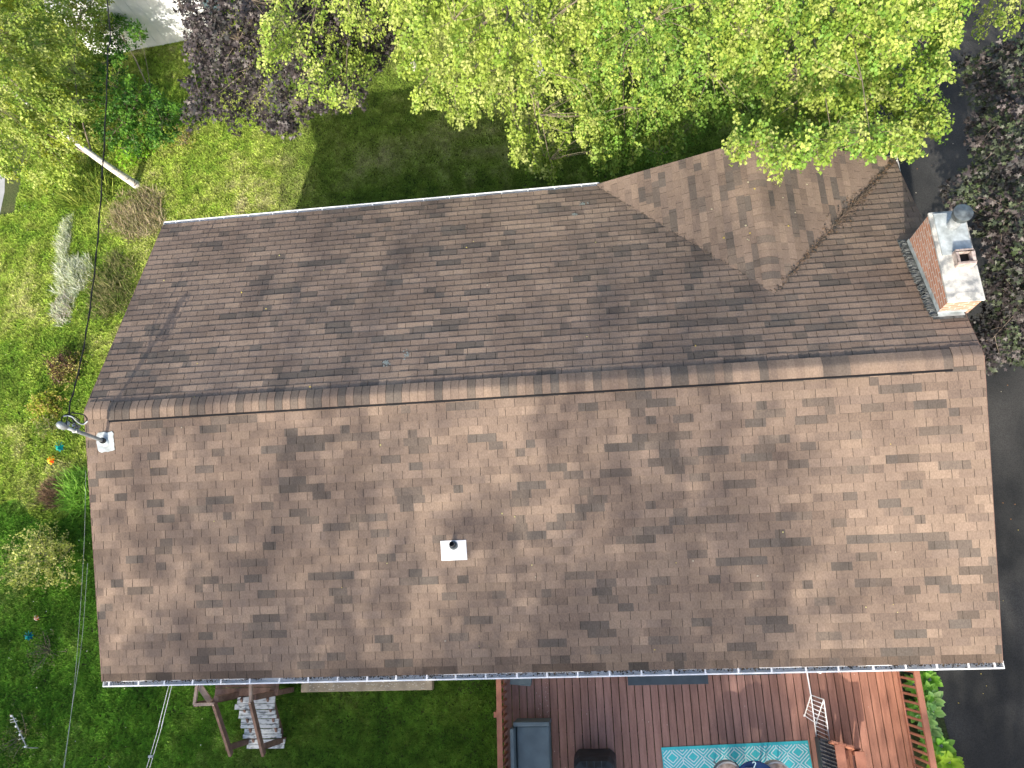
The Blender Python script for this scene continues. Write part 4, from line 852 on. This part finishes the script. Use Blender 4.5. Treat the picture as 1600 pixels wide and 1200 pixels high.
# hostas along the driveway edge of the deck
T_H = (np.array([(0,0,0),(-.2,.25,.10),(-.3,.55,.10),(-.18,.85,.0),(0,1.05,-.12),(.18,.85,.0),(.3,.55,.10),(.2,.25,.10),(0,.5,.03)],float), [(0,8,1),(1,8,2),(2,8,3),(3,8,4),(4,8,5),(5,8,6),(6,8,7),(7,8,0)])
def hosta(u, v, r, cols, label, z=.25, n=30):
    p = unp(u, v, z); e = empty('hosta', (p.x,p.y,0), label, 'plant', 'hostas along the deck edge')
    a = np.arange(n)*2.4 + rng.normal(0,.2,n); el = np.linspace(.15,1.1,n); yd = np.stack([np.cos(a)*np.cos(el),np.sin(a)*np.cos(el),np.sin(el)*.6],1); zd = np.stack([-np.cos(a)*.4,-np.sin(a)*.4,np.ones(n)],1)
    pos = np.tile((p.x,p.y,.1),(n,1))+yd*.04+np.array([0,0,z*.6]); V = scatter(T_H, pos, yd, zd, r*.92*rng.uniform(.6,1.15,n), pick(cols,n,.12))
    C = V[4].reshape(n,-1,3)
    if len(cols) > 2: C[:,[1,2,3,4,5,6,7]] = np.clip(C[:,[1,2,3,4,5,6,7]]*1.0+np.array([.12,.12,.08]),0,1)
    mesh_scatter('leaves', [(V[0],V[1],V[2],V[3],C.reshape(-1,3))], M['leaf'], e)
    mb = MB()
    for k in range(n): mb.tube([(p.x,p.y,0), tuple(pos[k])], .006, 4, cap=False)
    mb.build('stalks', M['leaf'], e)
HG_ = [(.22,.5,.05),(.3,.58,.08)]; HV = [(.22,.45,.10),(.28,.5,.14),(.25,.47,.12)]; HL = [(.3,.5,.03),(.4,.6,.05)]
for args in ((1452,1062,.22,HG_,'bright green hosta just below the gutter beside the deck'),(1448,1080,.2,HG_,'second green hosta down along the deck edge'),(1456,1094,.2,HV,'pale edged hosta midway down the deck edge'),
             (1440,1095,.18,HG_,'green hosta half under the deck rail'),(1456,1110,.19,HV,'large cream edged hosta leaf rosette nearest the asphalt'),(1443,1125,.19,HV,'variegated hosta behind the deck balusters'),
             (1452,1140,.19,HV,'variegated hosta where the soil darkens beside the rail'),(1448,1158,.18,HG_,'green hosta low beside the rail'),(1470,1165,.2,HG_,'green hosta at the bulge of the bed'),
             (1460,1185,.22,HL,'lime yellow hosta by the rail at the bottom edge'),(1482,1190,.22,HL,'lime yellow hosta nearest the driveway at the bottom edge'),(1428,1070,.18,HG_,'dark green hosta under the balusters by the eave'),(1430,1110,.18,HG_,'dark green hosta under the balusters midway')): hosta(*args)

# ---------------------------------------------------------------- tall trees south of the house that throw the dappled shade
def shade_tree(base, cen, rad, n, nlow, nleaf, label, size=.12, srad=.38, lo=.3, hl=12.5):
    e = empty('shade_tree', (base[0],base[1],0), label, 'tree', 'tall trees south of the house')
    p = shell_points(cen, rad, n, False, lo); q = shell_points((cen[0],cen[1],hl/2+.6), (rad[0]*1.12,rad[1],hl/2), nlow, False, .2); cl_ = vnoise(p[:,0]+p[:,1]*.6, p[:,2]-p[:,1]*.3, .75, 31); p = p[cl_ > .36]; p = np.concatenate([p,q]); od = unit(len(p)); od[:,2] *= .3
    mesh_scatter('crown', [sprays(p, od, nleaf, srad, TL, size, LIL, .3)], M['leaf'], e)
    mb = MB(); B = Vector((base[0],base[1],0)); tp = Vector((cen[0],cen[1],cen[2]+rad[2]*.6)); tk = spline([B,B.lerp(tp,.5),tp],8); mb.tube(tk, [.22*(1-.85*i/(len(tk)-1)) for i in range(len(tk))], 10, cap=False)
    for i in range(0,len(p),max(1,len(p)//34)): q = Vector(p[i]); k = max(3,min(len(tk)-2,int(len(tk)*(q.z-1)/(tp.z)))); branch(mb, tk[k], q, .05, .012, sag=.04, k=4)
    mb.build('trunk', M['bark'], e)
shade_tree((-9,-19), (-9,-19,6.0), (5.0,3,4.8), 300, 2300, 20, 'low broad tree south west of the house', hl=10.8)
shade_tree((-1.8,-21), (-1.8,-21,11), (4.2,3.2,8.6), 3000, 2500, 17, 'tall tree south of the house nearest its left end', hl=13.5)
shade_tree((4.0,-21.5), (4.0,-21.5,11), (3.7,3.2,9.0), 3400, 3100, 17, 'tall tree south of the middle of the house', hl=15.5)
shade_tree((11.3,-20), (11.3,-20,6.6), (2.6,3,5.6), 500, 1100, 17, 'low tree beyond the driveway at the right', hl=10.5)
